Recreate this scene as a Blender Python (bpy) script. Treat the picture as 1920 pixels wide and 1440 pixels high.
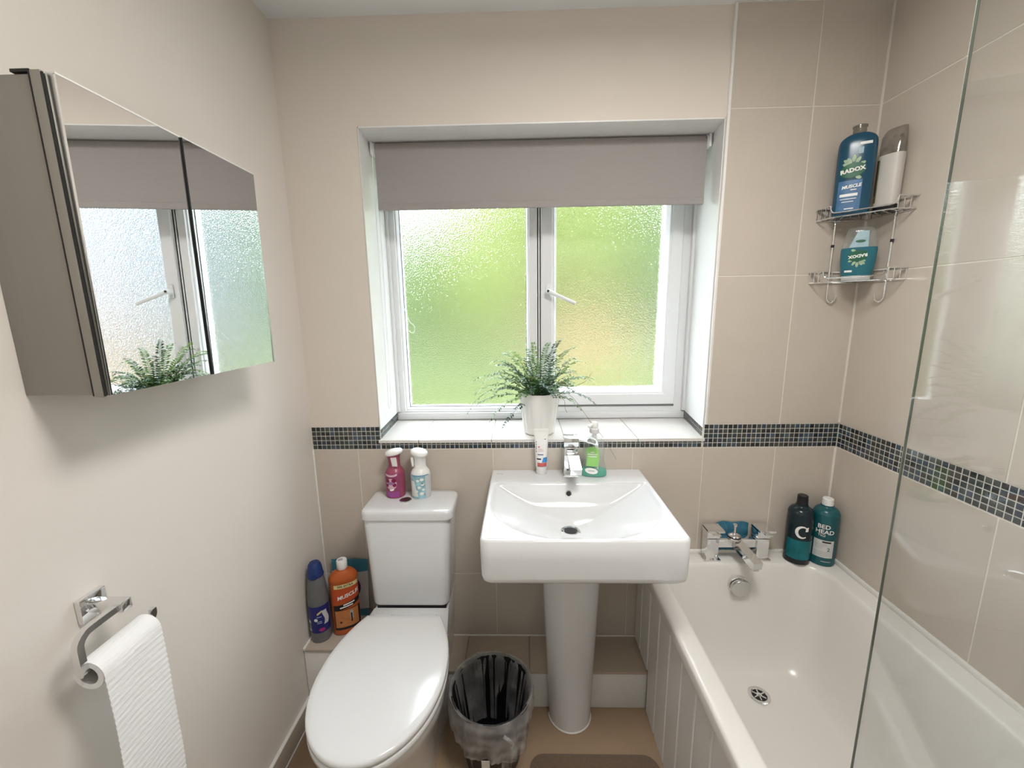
import bpy, bmesh, math, random
from mathutils import Matrix, Vector
random.seed(7)
for o in list(bpy.data.objects): bpy.data.objects.remove(o, do_unlink=True)
scene = bpy.context.scene
COL = scene.collection
PI = math.pi
W = 1.9116          # room width (x: 0 left wall .. W right wall)
CEIL = 2.345
NEAR = -1.72        # wall behind the camera

# ------------------------------------------------------------------ camera
cam = bpy.data.cameras.new('camera'); cam.sensor_width = 36.0; cam.lens = 36.0 * 765.1675 / 1920.0
cam.clip_start = 0.01; cam.clip_end = 200
cob = bpy.data.objects.new('camera', cam); COL.objects.link(cob); scene.camera = cob
R_ = Vector((0.99965553, 0.02211807, -0.01412822)); U_ = Vector((0.00992816, 0.17962591, 0.98368489)); F_ = Vector((-0.02429501, 0.98348631, -0.17934444))
m = Matrix(((R_.x, U_.x, -F_.x, 0.7812), (R_.y, U_.y, -F_.y, -1.44), (R_.z, U_.z, -F_.z, 1.4424), (0, 0, 0, 1)))
cob.matrix_world = m

# ------------------------------------------------------------------ world, sun, exposure
SKY = 16.0; SUN = 0.3; FILL = 13.0
scene.view_settings.view_transform = 'Standard'; scene.view_settings.look = 'None'
scene.view_settings.gamma = 1.0; scene.view_settings.use_curve_mapping = False
scene.view_settings.exposure = 0.45
wd = bpy.data.worlds.new('overcast_sky'); scene.world = wd; wd.use_nodes = True
bg = wd.node_tree.nodes['Background']; bg.inputs[0].default_value = (0.86, 0.93, 1.0, 1); bg.inputs[1].default_value = SKY
sl = bpy.data.lights.new('sun', 'SUN'); sl.energy = SUN; sl.angle = 0.3; sl.color = (1.0, 0.95, 0.86)
so = bpy.data.objects.new('sun', sl); COL.objects.link(so); so.rotation_euler = (math.radians(48), 0, math.radians(-20))   # shines away from the house, onto the garden

# ------------------------------------------------------------------ materials
MATS = {}
def mat(name, col, rough=0.5, metal=0.0, spec=0.5, noise=0.0, nscale=20.0, bump=0.0, bscale=80.0, trans=0.0, ior=1.45, coat=0.0, sheen=0.0, stretch=None, sss=0.0):
    if name in MATS: return MATS[name]
    mt = bpy.data.materials.new(name); mt.use_nodes = True; nt = mt.node_tree; b = nt.nodes['Principled BSDF']
    b.inputs['Base Color'].default_value = (*col, 1); b.inputs['Roughness'].default_value = rough; b.inputs['Metallic'].default_value = metal
    b.inputs['Specular IOR Level'].default_value = spec; b.inputs['IOR'].default_value = ior
    b.inputs['Transmission Weight'].default_value = trans; b.inputs['Coat Weight'].default_value = coat; b.inputs['Coat Roughness'].default_value = 0.05
    b.inputs['Sheen Weight'].default_value = sheen
    tc = nt.nodes.new('ShaderNodeTexCoord'); mp = nt.nodes.new('ShaderNodeMapping'); nt.links.new(tc.outputs['Object'], mp.inputs[0])
    if stretch: mp.inputs['Scale'].default_value = stretch
    if noise > 0:
        n = nt.nodes.new('ShaderNodeTexNoise'); n.inputs['Scale'].default_value = nscale; n.inputs['Detail'].default_value = 5; nt.links.new(mp.outputs[0], n.inputs['Vector'])
        mx = nt.nodes.new('ShaderNodeMix'); mx.data_type = 'RGBA'
        mx.inputs[6].default_value = (*[c * (1 - noise) for c in col], 1); mx.inputs[7].default_value = (*[min(1, c * (1 + noise)) for c in col], 1)
        nt.links.new(n.outputs[0], mx.inputs[0]); nt.links.new(mx.outputs[2], b.inputs['Base Color'])
    if bump > 0:
        n2 = nt.nodes.new('ShaderNodeTexNoise'); n2.inputs['Scale'].default_value = bscale; n2.inputs['Detail'].default_value = 3; nt.links.new(mp.outputs[0], n2.inputs['Vector'])
        bp = nt.nodes.new('ShaderNodeBump'); bp.inputs['Strength'].default_value = bump; bp.inputs['Distance'].default_value = 0.002
        nt.links.new(n2.outputs[0], bp.inputs['Height']); nt.links.new(bp.outputs[0], b.inputs['Normal'])
    MATS[name] = mt; return mt

def clear_mat(name, tint, ior=1.5, rough=0.02, haze=0.0, hazecol=(1, 1, 1)):
    """clear sheet: fresnel mix of see-through and mirror reflection, optional milky share"""
    if name in MATS: return MATS[name]
    mt = bpy.data.materials.new(name); mt.use_nodes = True; nt = mt.node_tree; nt.nodes.clear()
    out = nt.nodes.new('ShaderNodeOutputMaterial'); mx = nt.nodes.new('ShaderNodeMixShader'); lw = nt.nodes.new('ShaderNodeLayerWeight'); lw.inputs[0].default_value = .5; pw = nt.nodes.new('ShaderNodeMath'); pw.operation = 'POWER'; pw.inputs[1].default_value = 5; fr = nt.nodes.new('ShaderNodeMath'); fr.operation = 'MULTIPLY_ADD'
    f0 = ((ior - 1) / (ior + 1)) ** 2; fr.inputs[1].default_value = 1 - f0; fr.inputs[2].default_value = f0; nt.links.new(lw.outputs['Facing'], pw.inputs[0]); nt.links.new(pw.outputs[0], fr.inputs[0])   # Schlick reflectance, same from both sides
    tr = nt.nodes.new('ShaderNodeBsdfTransparent'); tr.inputs[0].default_value = (*tint, 1); gl = nt.nodes.new('ShaderNodeBsdfGlossy'); gl.inputs['Roughness'].default_value = rough
    src = tr.outputs[0]
    if haze > 0:
        df = nt.nodes.new('ShaderNodeBsdfDiffuse'); df.inputs[0].default_value = (*hazecol, 1); m2 = nt.nodes.new('ShaderNodeMixShader')
        nz = nt.nodes.new('ShaderNodeTexNoise'); nz.inputs['Scale'].default_value = 6; nz.inputs['Detail'].default_value = 0; ml = nt.nodes.new('ShaderNodeMath'); ml.operation = 'MULTIPLY'; ml.inputs[1].default_value = haze * 2
        nt.links.new(nz.outputs[0], ml.inputs[0]); nt.links.new(ml.outputs[0], m2.inputs[0])
        nt.links.new(tr.outputs[0], m2.inputs[1]); nt.links.new(df.outputs[0], m2.inputs[2]); src = m2.outputs[0]
    nt.links.new(fr.outputs[0], mx.inputs[0]); nt.links.new(src, mx.inputs[1]); nt.links.new(gl.outputs[0], mx.inputs[2]); nt.links.new(mx.outputs[0], out.inputs[0])
    MATS[name] = mt; return mt

def frosted_mat():
    mt = bpy.data.materials.new('frosted_pane'); mt.use_nodes = True; nt = mt.node_tree; b = nt.nodes['Principled BSDF']
    b.inputs['Base Color'].default_value = (0.97, 0.99, 0.98, 1); b.inputs['Transmission Weight'].default_value = 1; b.inputs['Roughness'].default_value = 0.16; b.inputs['IOR'].default_value = 1.45
    tc = nt.nodes.new('ShaderNodeTexCoord'); v = nt.nodes.new('ShaderNodeTexNoise'); v.inputs['Scale'].default_value = 210; v.inputs['Detail'].default_value = 2
    nt.links.new(tc.outputs['Object'], v.inputs['Vector']); bp = nt.nodes.new('ShaderNodeBump'); bp.inputs['Strength'].default_value = 0.55; bp.inputs['Distance'].default_value = 0.0035
    nt.links.new(v.outputs[0], bp.inputs['Height']); nt.links.new(bp.outputs[0], b.inputs['Normal']); MATS['frosted'] = mt; return mt

def mosaic_mat(per_island):
    mt = bpy.data.materials.new('mosaic_glaze'); mt.use_nodes = True; nt = mt.node_tree; b = nt.nodes['Principled BSDF']
    if per_island: src = nt.nodes.new('ShaderNodeNewGeometry').outputs['Random Per Island']
    else: src = nt.nodes.new('ShaderNodeObjectInfo').outputs['Random']
    cr = nt.nodes.new('ShaderNodeValToRGB'); cr.color_ramp.interpolation = 'CONSTANT'
    cols = [(0, (.018, .022, .024)), (.16, (.035, .045, .046)), (.32, (.03, .045, .075)), (.44, (.06, .07, .068)), (.58, (.025, .045, .055)), (.68, (.05, .052, .045)), (.8, (.012, .016, .022)), (.9, (.05, .085, .12))]
    el = cr.color_ramp.elements
    el[0].position = 0; el[0].color = (*cols[0][1], 1); el[1].position = cols[1][0]; el[1].color = (*cols[1][1], 1)
    for p, c in cols[2:]:
        e = el.new(p); e.color = (*c, 1)
    nt.links.new(src, cr.inputs[0])
    tc = nt.nodes.new('ShaderNodeTexCoord'); n = nt.nodes.new('ShaderNodeTexNoise'); n.inputs['Scale'].default_value = 260; nt.links.new(tc.outputs['Object'], n.inputs['Vector'])
    n.inputs['Detail'].default_value = 3
    mx = nt.nodes.new('ShaderNodeMix'); mx.data_type = 'RGBA'; mx.blend_type = 'ADD'; nt.links.new(cr.outputs[0], mx.inputs[6])
    rp = nt.nodes.new('ShaderNodeMapRange'); rp.inputs[1].default_value = .5; rp.inputs[2].default_value = .8; rp.inputs[3].default_value = 0; rp.inputs[4].default_value = .5
    nt.links.new(n.outputs[0], rp.inputs[0]); nt.links.new(rp.outputs[0], mx.inputs[0]); mx.inputs[7].default_value = (.09, .11, .12, 1)
    nt.links.new(mx.outputs[2], b.inputs['Base Color']); b.inputs['Roughness'].default_value = .16; b.inputs['Specular IOR Level'].default_value = .6
    return mt

def ribbed_paper_mat():
    mt = mat('toilet_paper', (.86, .86, .87), rough=.9, bump=.5, bscale=230, stretch=(1, .25, 1)); return mt

M_PAINT = mat('wall_paint', (.735, .67, .605), rough=.75, noise=.02, nscale=3, bump=.06, bscale=350)
M_LPAINT = mat('left_wall_paint', (.735, .69, .64), rough=.7, noise=.02, nscale=3, bump=.06, bscale=350)
M_CEIL = mat('ceiling_paint', (.80, .82, .83), rough=.9, noise=.02, bump=.05, bscale=300)
M_TILE = mat('beige_tile', (.575, .515, .45), rough=.22, noise=.035, nscale=14, bump=.02, bscale=120)
M_LTILE = mat('sill_tile', (.70, .68, .65), rough=.2, noise=.03, nscale=16)
M_BTILE = mat('ledge_tile', (.52, .435, .345), rough=.35, noise=.06, nscale=18)
M_GROUT = mat('grout', (.74, .70, .64), rough=.9, noise=.04, nscale=60)
M_MGROUT = mat('mosaic_grout', (.66, .63, .58), rough=.9, noise=.04, nscale=60)
M_WGLOSS = mat('white_gloss_paint', (.82, .82, .81), rough=.3, noise=.01, nscale=6)
M_UPVC = mat('upvc', (.78, .79, .805), rough=.28, noise=.01, nscale=5)
M_CAULK = mat('white_sealant', (.85, .83, .80), rough=.5, noise=.02)
M_PORC = mat('porcelain', (.74, .75, .765), rough=.07, noise=.008, nscale=4, coat=.3)
M_SEAT = mat('seat_plastic', (.77, .78, .79), rough=.13, noise=.008, nscale=4)
M_ACR = mat('bath_acrylic', (.78, .755, .725), rough=.2, noise=.01, nscale=4)
M_CHROME = mat('chrome', (.82, .83, .84), rough=.07, metal=1, noise=.02, nscale=8)
M_SATIN = mat('satin_steel', (.62, .62, .61), rough=.28, metal=1, noise=.03, nscale=30)
M_DARK = mat('dark_gap', (.012, .012, .014), rough=.5, noise=.05)
M_MIRROR = mat('mirror_glass', (.90, .91, .91), rough=.0, metal=1)
M_CAB = mat('cabinet_aluminium', (.30, .285, .265), rough=.42, metal=.55, noise=.05, nscale=60, stretch=(1, 1, .06))
M_FLOOR = mat('floor_vinyl', (.36, .255, .165), rough=.55, noise=.10, nscale=9, bump=.1, bscale=220)
M_SKIRT = mat('skirting_tile', (.50, .44, .37), rough=.35, noise=.05, nscale=12)
M_BLIND = mat('blind_fabric', (.35, .325, .315), rough=.9, noise=.06, nscale=320, stretch=(.12, 1, 1.0), bump=.15, bscale=700)
M_CLEAR = clear_mat('screen_glass', (.955, .965, .96))
M_CLEARP = clear_mat('clear_plastic', (.93, .96, .96), ior=1.45, rough=.08, haze=.06)
M_LINER = clear_mat('bin_liner_film', (.90, .90, .90), ior=1.5, rough=.25, haze=.22, hazecol=(.75, .75, .76))
M_LINERF = clear_mat('bin_liner_folds', (.85, .85, .86), ior=1.5, rough=.3, haze=.27, hazecol=(.80, .80, .81))
M_FROST = frosted_mat()
M_MOS = mosaic_mat(False); M_MOSI = mosaic_mat(True)

# ------------------------------------------------------------------ geometry helpers
def mesh_link(name, me, material, parent=None, loc=None, smooth=True, angle=35):
    if material: me.materials.append(material)
    if smooth:
        for p in me.polygons: p.use_smooth = True
        me.set_sharp_from_angle(angle=math.radians(angle))
    o = bpy.data.objects.new(name, me); COL.objects.link(o)
    if parent: o.parent = parent
    if loc: o.location = loc
    return o

class MB:
    def __init__(s): s.bm = bmesh.new()
    def box(s, x0, x1, y0, y1, z0, z1, bev=0.0, seg=2, mtx=None):
        t = bmesh.new(); bmesh.ops.create_cube(t, size=1)
        for v in t.verts: v.co = Vector(((x0 + x1) / 2 + v.co.x * (x1 - x0), (y0 + y1) / 2 + v.co.y * (y1 - y0), (z0 + z1) / 2 + v.co.z * (z1 - z0)))
        if bev > 0: bmesh.ops.bevel(t, geom=t.edges[:], offset=bev, segments=seg, profile=.5, affect='EDGES', clamp_overlap=True)
        s._merge(t, mtx); return s
    def _merge(s, t, mtx=None):
        if mtx is not None: bmesh.ops.transform(t, matrix=mtx, verts=t.verts[:])
        me = bpy.data.meshes.new('tmp'); t.to_mesh(me); t.free(); s.bm.from_mesh(me); bpy.data.meshes.remove(me)
    def loft(s, loops, cap0=True, cap1=True, closed=True, mtx=None):
        t = bmesh.new(); rows = [[t.verts.new(p) for p in L] for L in loops]
        for a, b in zip(rows, rows[1:]):
            n = len(a)
            for i in range(n if closed else n - 1):
                j = (i + 1) % n
                t.faces.new((a[i], a[j], b[j], b[i]))
        if cap0 and closed: t.faces.new(list(reversed(rows[0])))
        if cap1 and closed: t.faces.new(rows[-1])
        bmesh.ops.recalc_face_normals(t, faces=t.faces[:]); s._merge(t, mtx); return s
    def lathe(s, prof, n=32, c=(0, 0, 0), cap0=True, cap1=True, mtx=None):
        loops = [[(c[0] + r * math.cos(2 * PI * k / n), c[1] + r * math.sin(2 * PI * k / n), c[2] + z) for k in range(n)] for r, z in prof]
        return s.loft(loops, cap0, cap1, True, mtx)
    def tube(s, pts, r, n=8, caps=True, sq=None):
        """sweep along pts; r number or list; sq=(w,h) for a rectangular section"""
        P = [Vector(p) for p in pts]; loops = []
        up = Vector((0, 0, 1)); nrm = None
        for i, p in enumerate(P):
            d = ((P[min(i + 1, len(P) - 1)] - p).normalized() + (p - P[max(i - 1, 0)]).normalized())
            if d.length < 1e-9: d = P[-1] - P[0]
            d.normalize()
            if nrm is None:
                nrm = up.cross(d)
                if nrm.length < 1e-3: nrm = Vector((1, 0, 0))
            nrm = (nrm - d * nrm.dot(d)).normalized(); b = d.cross(nrm)
            rr = r[i] if isinstance(r, (list, tuple)) else r
            if sq:
                w, h = sq[0] / 2, sq[1] / 2; loops.append([p + nrm * (w * a) + b * (h * c) for a, c in ((-1, -1), (1, -1), (1, 1), (-1, 1))])
            else: loops.append([p + nrm * (rr * math.cos(2 * PI * k / n)) + b * (rr * math.sin(2 * PI * k / n)) for k in range(n)])
        return s.loft(loops, caps, caps)
    def faces(s, verts, faces):
        vs = [s.bm.verts.new(v) for v in verts]
        for f in faces:
            try: s.bm.faces.new([vs[i] for i in f])
            except ValueError: pass
        return s
    def ring(s, x0, x1, z0, z1, prof):
        """mitred rectangular ring in the xz plane; prof = [(inset, y)...]"""
        return s.loft([[(x0 + i, y, z0 + i), (x1 - i, y, z0 + i), (x1 - i, y, z1 - i), (x0 + i, y, z1 - i)] for i, y in prof] + [[(x0 + prof[0][0], prof[0][1], z0 + prof[0][0]), (x1 - prof[0][0], prof[0][1], z0 + prof[0][0]), (x1 - prof[0][0], prof[0][1], z1 - prof[0][0]), (x0 + prof[0][0], prof[0][1], z1 - prof[0][0])]], False, False)
    def build(s, name, material, parent=None, loc=None, smooth=True, angle=35):
        bmesh.ops.remove_doubles(s.bm, verts=s.bm.verts[:], dist=1e-6)
        me = bpy.data.meshes.new(name); s.bm.to_mesh(me); s.bm.free()
        return mesh_link(name, me, material, parent, loc, smooth, angle)

def B(name, material, parent, x0, x1, y0, y1, z0, z1, bev=0.0, seg=2, **k):
    return MB().box(x0, x1, y0, y1, z0, z1, bev, seg).build(name, material, parent, **k)
def rrect(cx, cy, w, h, r, z, n=6):
    out = []
    for (sx, sy, a0) in ((1, 1, 0), (-1, 1, 90), (-1, -1, 180), (1, -1, 270)):
        for k in range(n + 1):
            a = math.radians(a0 + 90 * k / n); out.append((cx + sx * (w / 2 - r) + r * math.cos(a), cy + sy * (h / 2 - r) + r * math.sin(a), z))
    return out
def sup(rx, ry, z, n=2.0, k=40, cx=0, cy=0):
    out = []
    for i in range(k):
        a = 2 * PI * i / k; c, s_ = math.cos(a), math.sin(a)
        out.append((cx + rx * math.copysign(abs(c) ** (2 / n), c), cy + ry * math.copysign(abs(s_) ** (2 / n), s_), z))
    return out
def smooth_prof(P, sub=4):
    out = []
    for i in range(len(P) - 1):
        p0, p1, p2, p3 = P[max(i - 1, 0)], P[i], P[i + 1], P[min(i + 2, len(P) - 1)]
        for k in range(sub):
            t = k / sub
            out.append(tuple(.5 * (2 * b + (c - a) * t + (2 * a - 5 * b + 4 * c - d) * t * t + (3 * b - a - 3 * c + d) * t ** 3) for a, b, c, d in zip(p0, p1, p2, p3)))
    out.append(P[-1]); return out
def tag(o, label, cat=None, group=None, kind=None):
    o['label'] = label
    if cat: o['category'] = cat
    if group: o['group'] = group
    if kind: o['kind'] = kind
    return o
def thing(name, label, cat, loc=(0, 0, 0), rz=0, group=None, kind=None):
    o = bpy.data.objects.new(name, None); COL.objects.link(o); o.location = loc; o.rotation_euler = (0, 0, math.radians(rz)); o.empty_display_size = .05
    return tag(o, label, cat, group, kind)

def text_verts(body, size, bold=0.0, shear=0.0, sx=1.0):
    cu = bpy.data.curves.new('lettering', 'FONT'); cu.body = body; cu.size = size; cu.align_x = 'CENTER'; cu.align_y = 'CENTER'; cu.offset = bold; cu.resolution_u = 2; cu.shear = shear
    ob = bpy.data.objects.new('lettering', cu); COL.objects.link(ob)
    dg = bpy.context.evaluated_depsgraph_get(); me = bpy.data.meshes.new_from_object(ob.evaluated_get(dg))
    vs = [(v.co.x * sx, v.co.y) for v in me.vertices]; fs = [tuple(p.vertices) for p in me.polygons]
    bpy.data.objects.remove(ob, do_unlink=True); bpy.data.meshes.remove(me); return vs, fs

class Bottle:
    """lofted superellipse bottle; front faces -y; prof = [(z, rx, ry)]"""
    def __init__(s, prof, n=2.0): s.p = prof; s.n = n
    def body(s, name, material, parent, z0=None, z1=None, grow=0.0, k=44, angle=50):
        pr = [q for q in s.p if (z0 is None or q[0] >= z0 - 1e-6) and (z1 is None or q[0] <= z1 + 1e-6)]
        return MB().loft([sup(rx + grow, ry + grow, z, s.n, k) for z, rx, ry in pr]).build(name, material, parent, angle=angle)
    def at(s, z):
        for a, b in zip(s.p, s.p[1:]):
            if a[0] <= z <= b[0] and b[0] > a[0]:
                t = (z - a[0]) / (b[0] - a[0]); return a[1] + (b[1] - a[1]) * t, a[2] + (b[2] - a[2]) * t
        return (s.p[0][1], s.p[0][2]) if z < s.p[0][0] else (s.p[-1][1], s.p[-1][2])
    def pt(s, x, z, off):
        """point on the front surface at local x (arc-ish) and height z"""
        rx, ry = s.at(z); xx = max(-.999, min(.999, math.sin(max(-1.5, min(1.5, x / rx))) if s.n <= 2.01 else x / rx))
        y = -ry * (1 - abs(xx) ** s.n) ** (1 / s.n); X = rx * xx
        nx, ny = (X / rx ** 2), (y / ry ** 2); L = math.hypot(nx, ny) or 1
        return (X + nx / L * off, y + ny / L * off, z)
    def patch(s, name, material, parent, x0, x1, z0, z1, off=.0006, nx=14, nz=8, shape=None):
        vs, fs = [], []
        for j in range(nz + 1):
            for i in range(nx + 1):
                u, v = i / nx, j / nz
                if shape: x, z = shape(u, v)
                else: x, z = x0 + (x1 - x0) * u, z0 + (z1 - z0) * v
                vs.append(s.pt(x, z, off))
        for j in range(nz):
            for i in range(nx): a = j * (nx + 1) + i; fs.append((a, a + 1, a + nx + 2, a + nx + 1))
        return MB().faces(vs, fs).build(name, material, parent, angle=80)
    def oval(s, name, material, parent, cx, cz, rx, rz, off=.0008, rot=0):
        vs, fs = [s.pt(cx, cz, off)], []
        K = 28
        for r in (.35, .7, 1):
            for k in range(K):
                a = 2 * PI * k / K; dx, dz = rx * r * math.cos(a), rz * r * math.sin(a); c, q = math.cos(rot), math.sin(rot)
                vs.append(s.pt(cx + dx * c - dz * q, cz + dx * q + dz * c, off))
        for k in range(K): fs.append((0, 1 + k, 1 + (k + 1) % K))
        for ri in range(2):
            for k in range(K): a = 1 + ri * K; fs.append((a + k, a + K + k, a + K + (k + 1) % K, a + (k + 1) % K))
        return MB().faces(vs, fs).build(name, material, parent, angle=80)
    def text(s, body, material, parent, cx, cz, size, off=.0011, rot=0, bold=0.0, shear=0.0, sx=1.0):
        vs, fs = text_verts(body, size, bold, shear, sx); c, q = math.cos(rot), math.sin(rot)
        return MB().faces([s.pt(cx + x * c - y * q, cz + x * q + y * c, off) for x, y in vs], fs).build('lettering', material, parent, smooth=False)

# =================================================================== STRUCTURE
WX0, WX1, SILL, WZ1 = .254, 1.4375, .976, 2.033      # window opening in the wall face
BX0, BX1, WY = .2375, 1.475, .275                    # the same at the frame, which sits this deep
f = tag(B('floor', M_FLOOR, None, -.15, W + .15, NEAR - .15, .30, -.12, 0), 'brown mottled vinyl floor under the basin pedestal', 'floor', kind='structure')
tag(B('ceiling', M_CEIL, None, -.15, W + .15, NEAR - .15, .42, CEIL, CEIL + .15), 'flat white painted ceiling', 'ceiling', kind='structure')
tag(B('wall_left', M_LPAINT, None, -.15, 0, NEAR - .15, .35, 0, CEIL), 'plain cream painted wall behind the mirror cabinet', 'wall', kind='structure')
wr = tag(B('wall_right', M_GROUT, None, W + .006, W + .15, NEAR - .15, .35, 0, CEIL), 'beige tiled wall along the bath with dark mosaic band', 'wall', kind='structure')
wf = MB().box(-.0, W, NEAR - .12, NEAR, 0, CEIL)
wf = tag(wf.build('wall_front', M_LPAINT, None), 'plain cream painted wall behind the camera', 'wall', kind='structure')
wb = MB()
def quadprism(mb, a, b, c, d, depth_pts):  # front quad + back quad
    mb.loft([[*a], [*b]], True, True)
YB = .42
wb.box(0, W + .006, 0, YB, WZ1, CEIL)
wb.box(0, W + .006, 0, YB, 0, SILL - .012)
for (fx0, fx1, bx0, bx1) in ((0, WX0, 0, BX0), (WX1, W + .006, BX1, W + .006)):
    wb.loft([[(fx0, 0, z), (fx1, 0, z), (bx1, WY, z), (bx1, YB, z), (bx0, YB, z), (bx0, WY, z)] for z in (SILL - .012, WZ1)])
wb = tag(wb.build('wall_back', M_PAINT, None, smooth=False), 'cream painted window wall with beige tiles below the mosaic band', 'wall', kind='structure')
# white plaster lining of the reveal
mb = MB()
mb.loft([[(WX0 + .001, .0, z), (WX0 + .004, 0, z), (BX0 + .004, WY, z), (BX0 + .001, WY, z)] for z in (SILL + .036, WZ1)])
mb.loft([[(WX1 - .004, .0, z), (WX1 - .001, 0, z), (BX1 - .001, WY, z), (BX1 - .004, WY, z)] for z in (SILL + .036, WZ1)])
mb.loft([[(WX0, 0, z), (WX1, 0, z), (BX1, WY, z), (BX0, WY, z)] for z in (WZ1 - .004, WZ1)])
tag(mb.build('trim_1', M_WGLOSS, None, smooth=False), 'white painted lining of the window recess', 'trim', kind='structure')

# ---- large tiles
GAP = .003
tile_cache = {}
def tile_mesh(w, h, t, material, key):
    k = (round(w, 4), round(h, 4), t, key)
    if k not in tile_cache:
        c = min(.0012, t / 3); bm = bmesh.new(); x, z = w / 2, h / 2
        v = [bm.verts.new(p) for p in ((-x, 0, -z), (x, 0, -z), (x, 0, z), (-x, 0, z), (-x, -t + c, -z), (x, -t + c, -z), (x, -t + c, z), (-x, -t + c, z), (-x + c, -t, -z + c), (x - c, -t, -z + c), (x - c, -t, z - c), (-x + c, -t, z - c))]
        for a in range(4):
            b = (a + 1) % 4
            bm.faces.new((v[a], v[b], v[b + 4], v[a + 4])); bm.faces.new((v[a + 4], v[b + 4], v[b + 8], v[a + 8]))
        bm.faces.new(v[8:12]); bm.faces.new((v[3], v[2], v[1], v[0])); bmesh.ops.recalc_face_normals(bm, faces=bm.faces[:])
        me = bpy.data.meshes.new('tile'); bm.to_mesh(me); bm.free(); me.materials.append(material); tile_cache[k] = me
    return tile_cache[k]
def tile(name, parent, w, h, t, material, key, loc, rot=(0, 0, 0)):
    o = bpy.data.objects.new(name, tile_mesh(w, h, t, material, key)); COL.objects.link(o); o.parent = parent; o.location = loc; o.rotation_euler = rot; return o
XL = [0.004, .17, .4215, .673, .929, 1.184, 1.439, 1.697, W]
ZL = [(.156, .430), (.430, .9405)]
ZH = [(1.0265, 1.543), (1.543, 2.055), (2.055, CEIL)]
B('grout_bed', M_GROUT, wb, 0.0, W, -.0062, -.0005, .02, .9405)
B('grout_bed', M_GROUT, wr, W - .0004, W + .0055, NEAR, -.0062, .02, .9405); B('grout_bed', M_GROUT, wr, W - .0004, W + .0055, NEAR, -.0062, 1.0265, CEIL)
B('grout_bed', M_GROUT, wb, 1.4435, W, -.0062, -.0005, 1.0265, CEIL)
TB = .0075
for a, b in zip(XL, XL[1:]):
    for z0, z1 in ZL: tile('wall_tile', wb, b - a - GAP, z1 - z0 - GAP, TB - .003, M_TILE, 't', ((a + b) / 2, -.003, (z0 + z1) / 2))
for a, b in ((1.444, 1.702), (1.702, W)):
    for z0, z1 in ZH: tile('wall_tile', wb, b - a - GAP, z1 - z0 - GAP, TB - .003, M_TILE, 't', ((a + b) / 2, -.003, (z0 + z1) / 2))
YL = [0 - TB, -.26, -.5175, -.775, -1.0325, -1.29, -1.5475, NEAR]
for a, b in zip(YL, YL[1:]):
    for z0, z1 in [(.02, .430)] + [ZL[1]] + ZH: tile('wall_tile', wr, a - b - GAP, z1 - z0 - GAP, TB - .003, M_TILE, 't', (W + .003, (a + b) / 2, (z0 + z1) / 2), (0, 0, -PI / 2))
# tile edge trims and corner sealant
B('edge_trim', M_CAULK, wb, 1.4375, 1.4455, -.010, 0, 1.0265, CEIL, .001)
B('edge_trim', M_CAULK, wb, 0.0005, .005, -.011, 0, .27, .9405, .001)
B('corner_sealant', M_GROUT, wr, W - .006, W + .004, -.0125, -.005, .53, .938, .002)
B('corner_sealant', M_GROUT, wr, W - .006, W + .004, -.0125, -.005, 1.03, CEIL, .002)
# ---- mosaic band
P_ = .0172; MT = .0147; MZ = .9405
B('mosaic_grout', M_MGROUT, wb, 0, WX0, -.0062, -.0005, MZ, 1.0265)
B('mosaic_grout', M_MGROUT, wb, WX0, WX1, -.0062, -.0005, MZ, MZ + 2 * P_)
B('mosaic_grout', M_MGROUT, wb, WX1, W, -.0062, -.0005, MZ, 1.0265)
B('mosaic_grout', M_MGROUT, wr, W + .0005, W + .005, NEAR, -.006, MZ, 1.0265)
def mos(parent, x, z): tile('mosaic_tile', parent, MT, MT, .0055, M_MOS, 'm', (x, -.0025, z))
cells = []
for i in range(15):
    for j in range(5): mos(wb, .0035 + P_ * (i + .5) * .98, MZ + P_ * (j + .5))
for i in range(28):
    for j in range(5): mos(wb, 1.4365 + P_ * (i + .5) * .985, MZ + P_ * (j + .5))
rest = MB(); cnt = 0
for i in range(69):
    for j in range(2):
        x, z = .2595 + P_ * (i + .5) * .987, MZ + P_ * (j + .5)
        if cnt < 85: mos(wb, x, z); cnt += 1
        else: rest.box(x - MT / 2, x + MT / 2, -.008, -.0025, z - MT / 2, z + MT / 2, .0010, 1)
o = rest.build('mosaic_tile', M_MOSI, wb, smooth=False); o['kind'] = 'stuff'
rest = MB()
for i in range(99):
    for j in range(5):
        y, z = -.009 - P_ * (i + .5), MZ + P_ * (j + .5)
        if i < 60: tile('mosaic_tile', wr, MT, MT, .0055, M_MOS, 'm', (W + .0045, y, z), (0, 0, -PI / 2))
        else: rest.box(W - .001, W + .0045, y - MT / 2, y + MT / 2, z - MT / 2, z + MT / 2, .0010, 1)
o = rest.build('mosaic_tile', M_MOSI, wr, smooth=False); o['kind'] = 'stuff'
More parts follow.
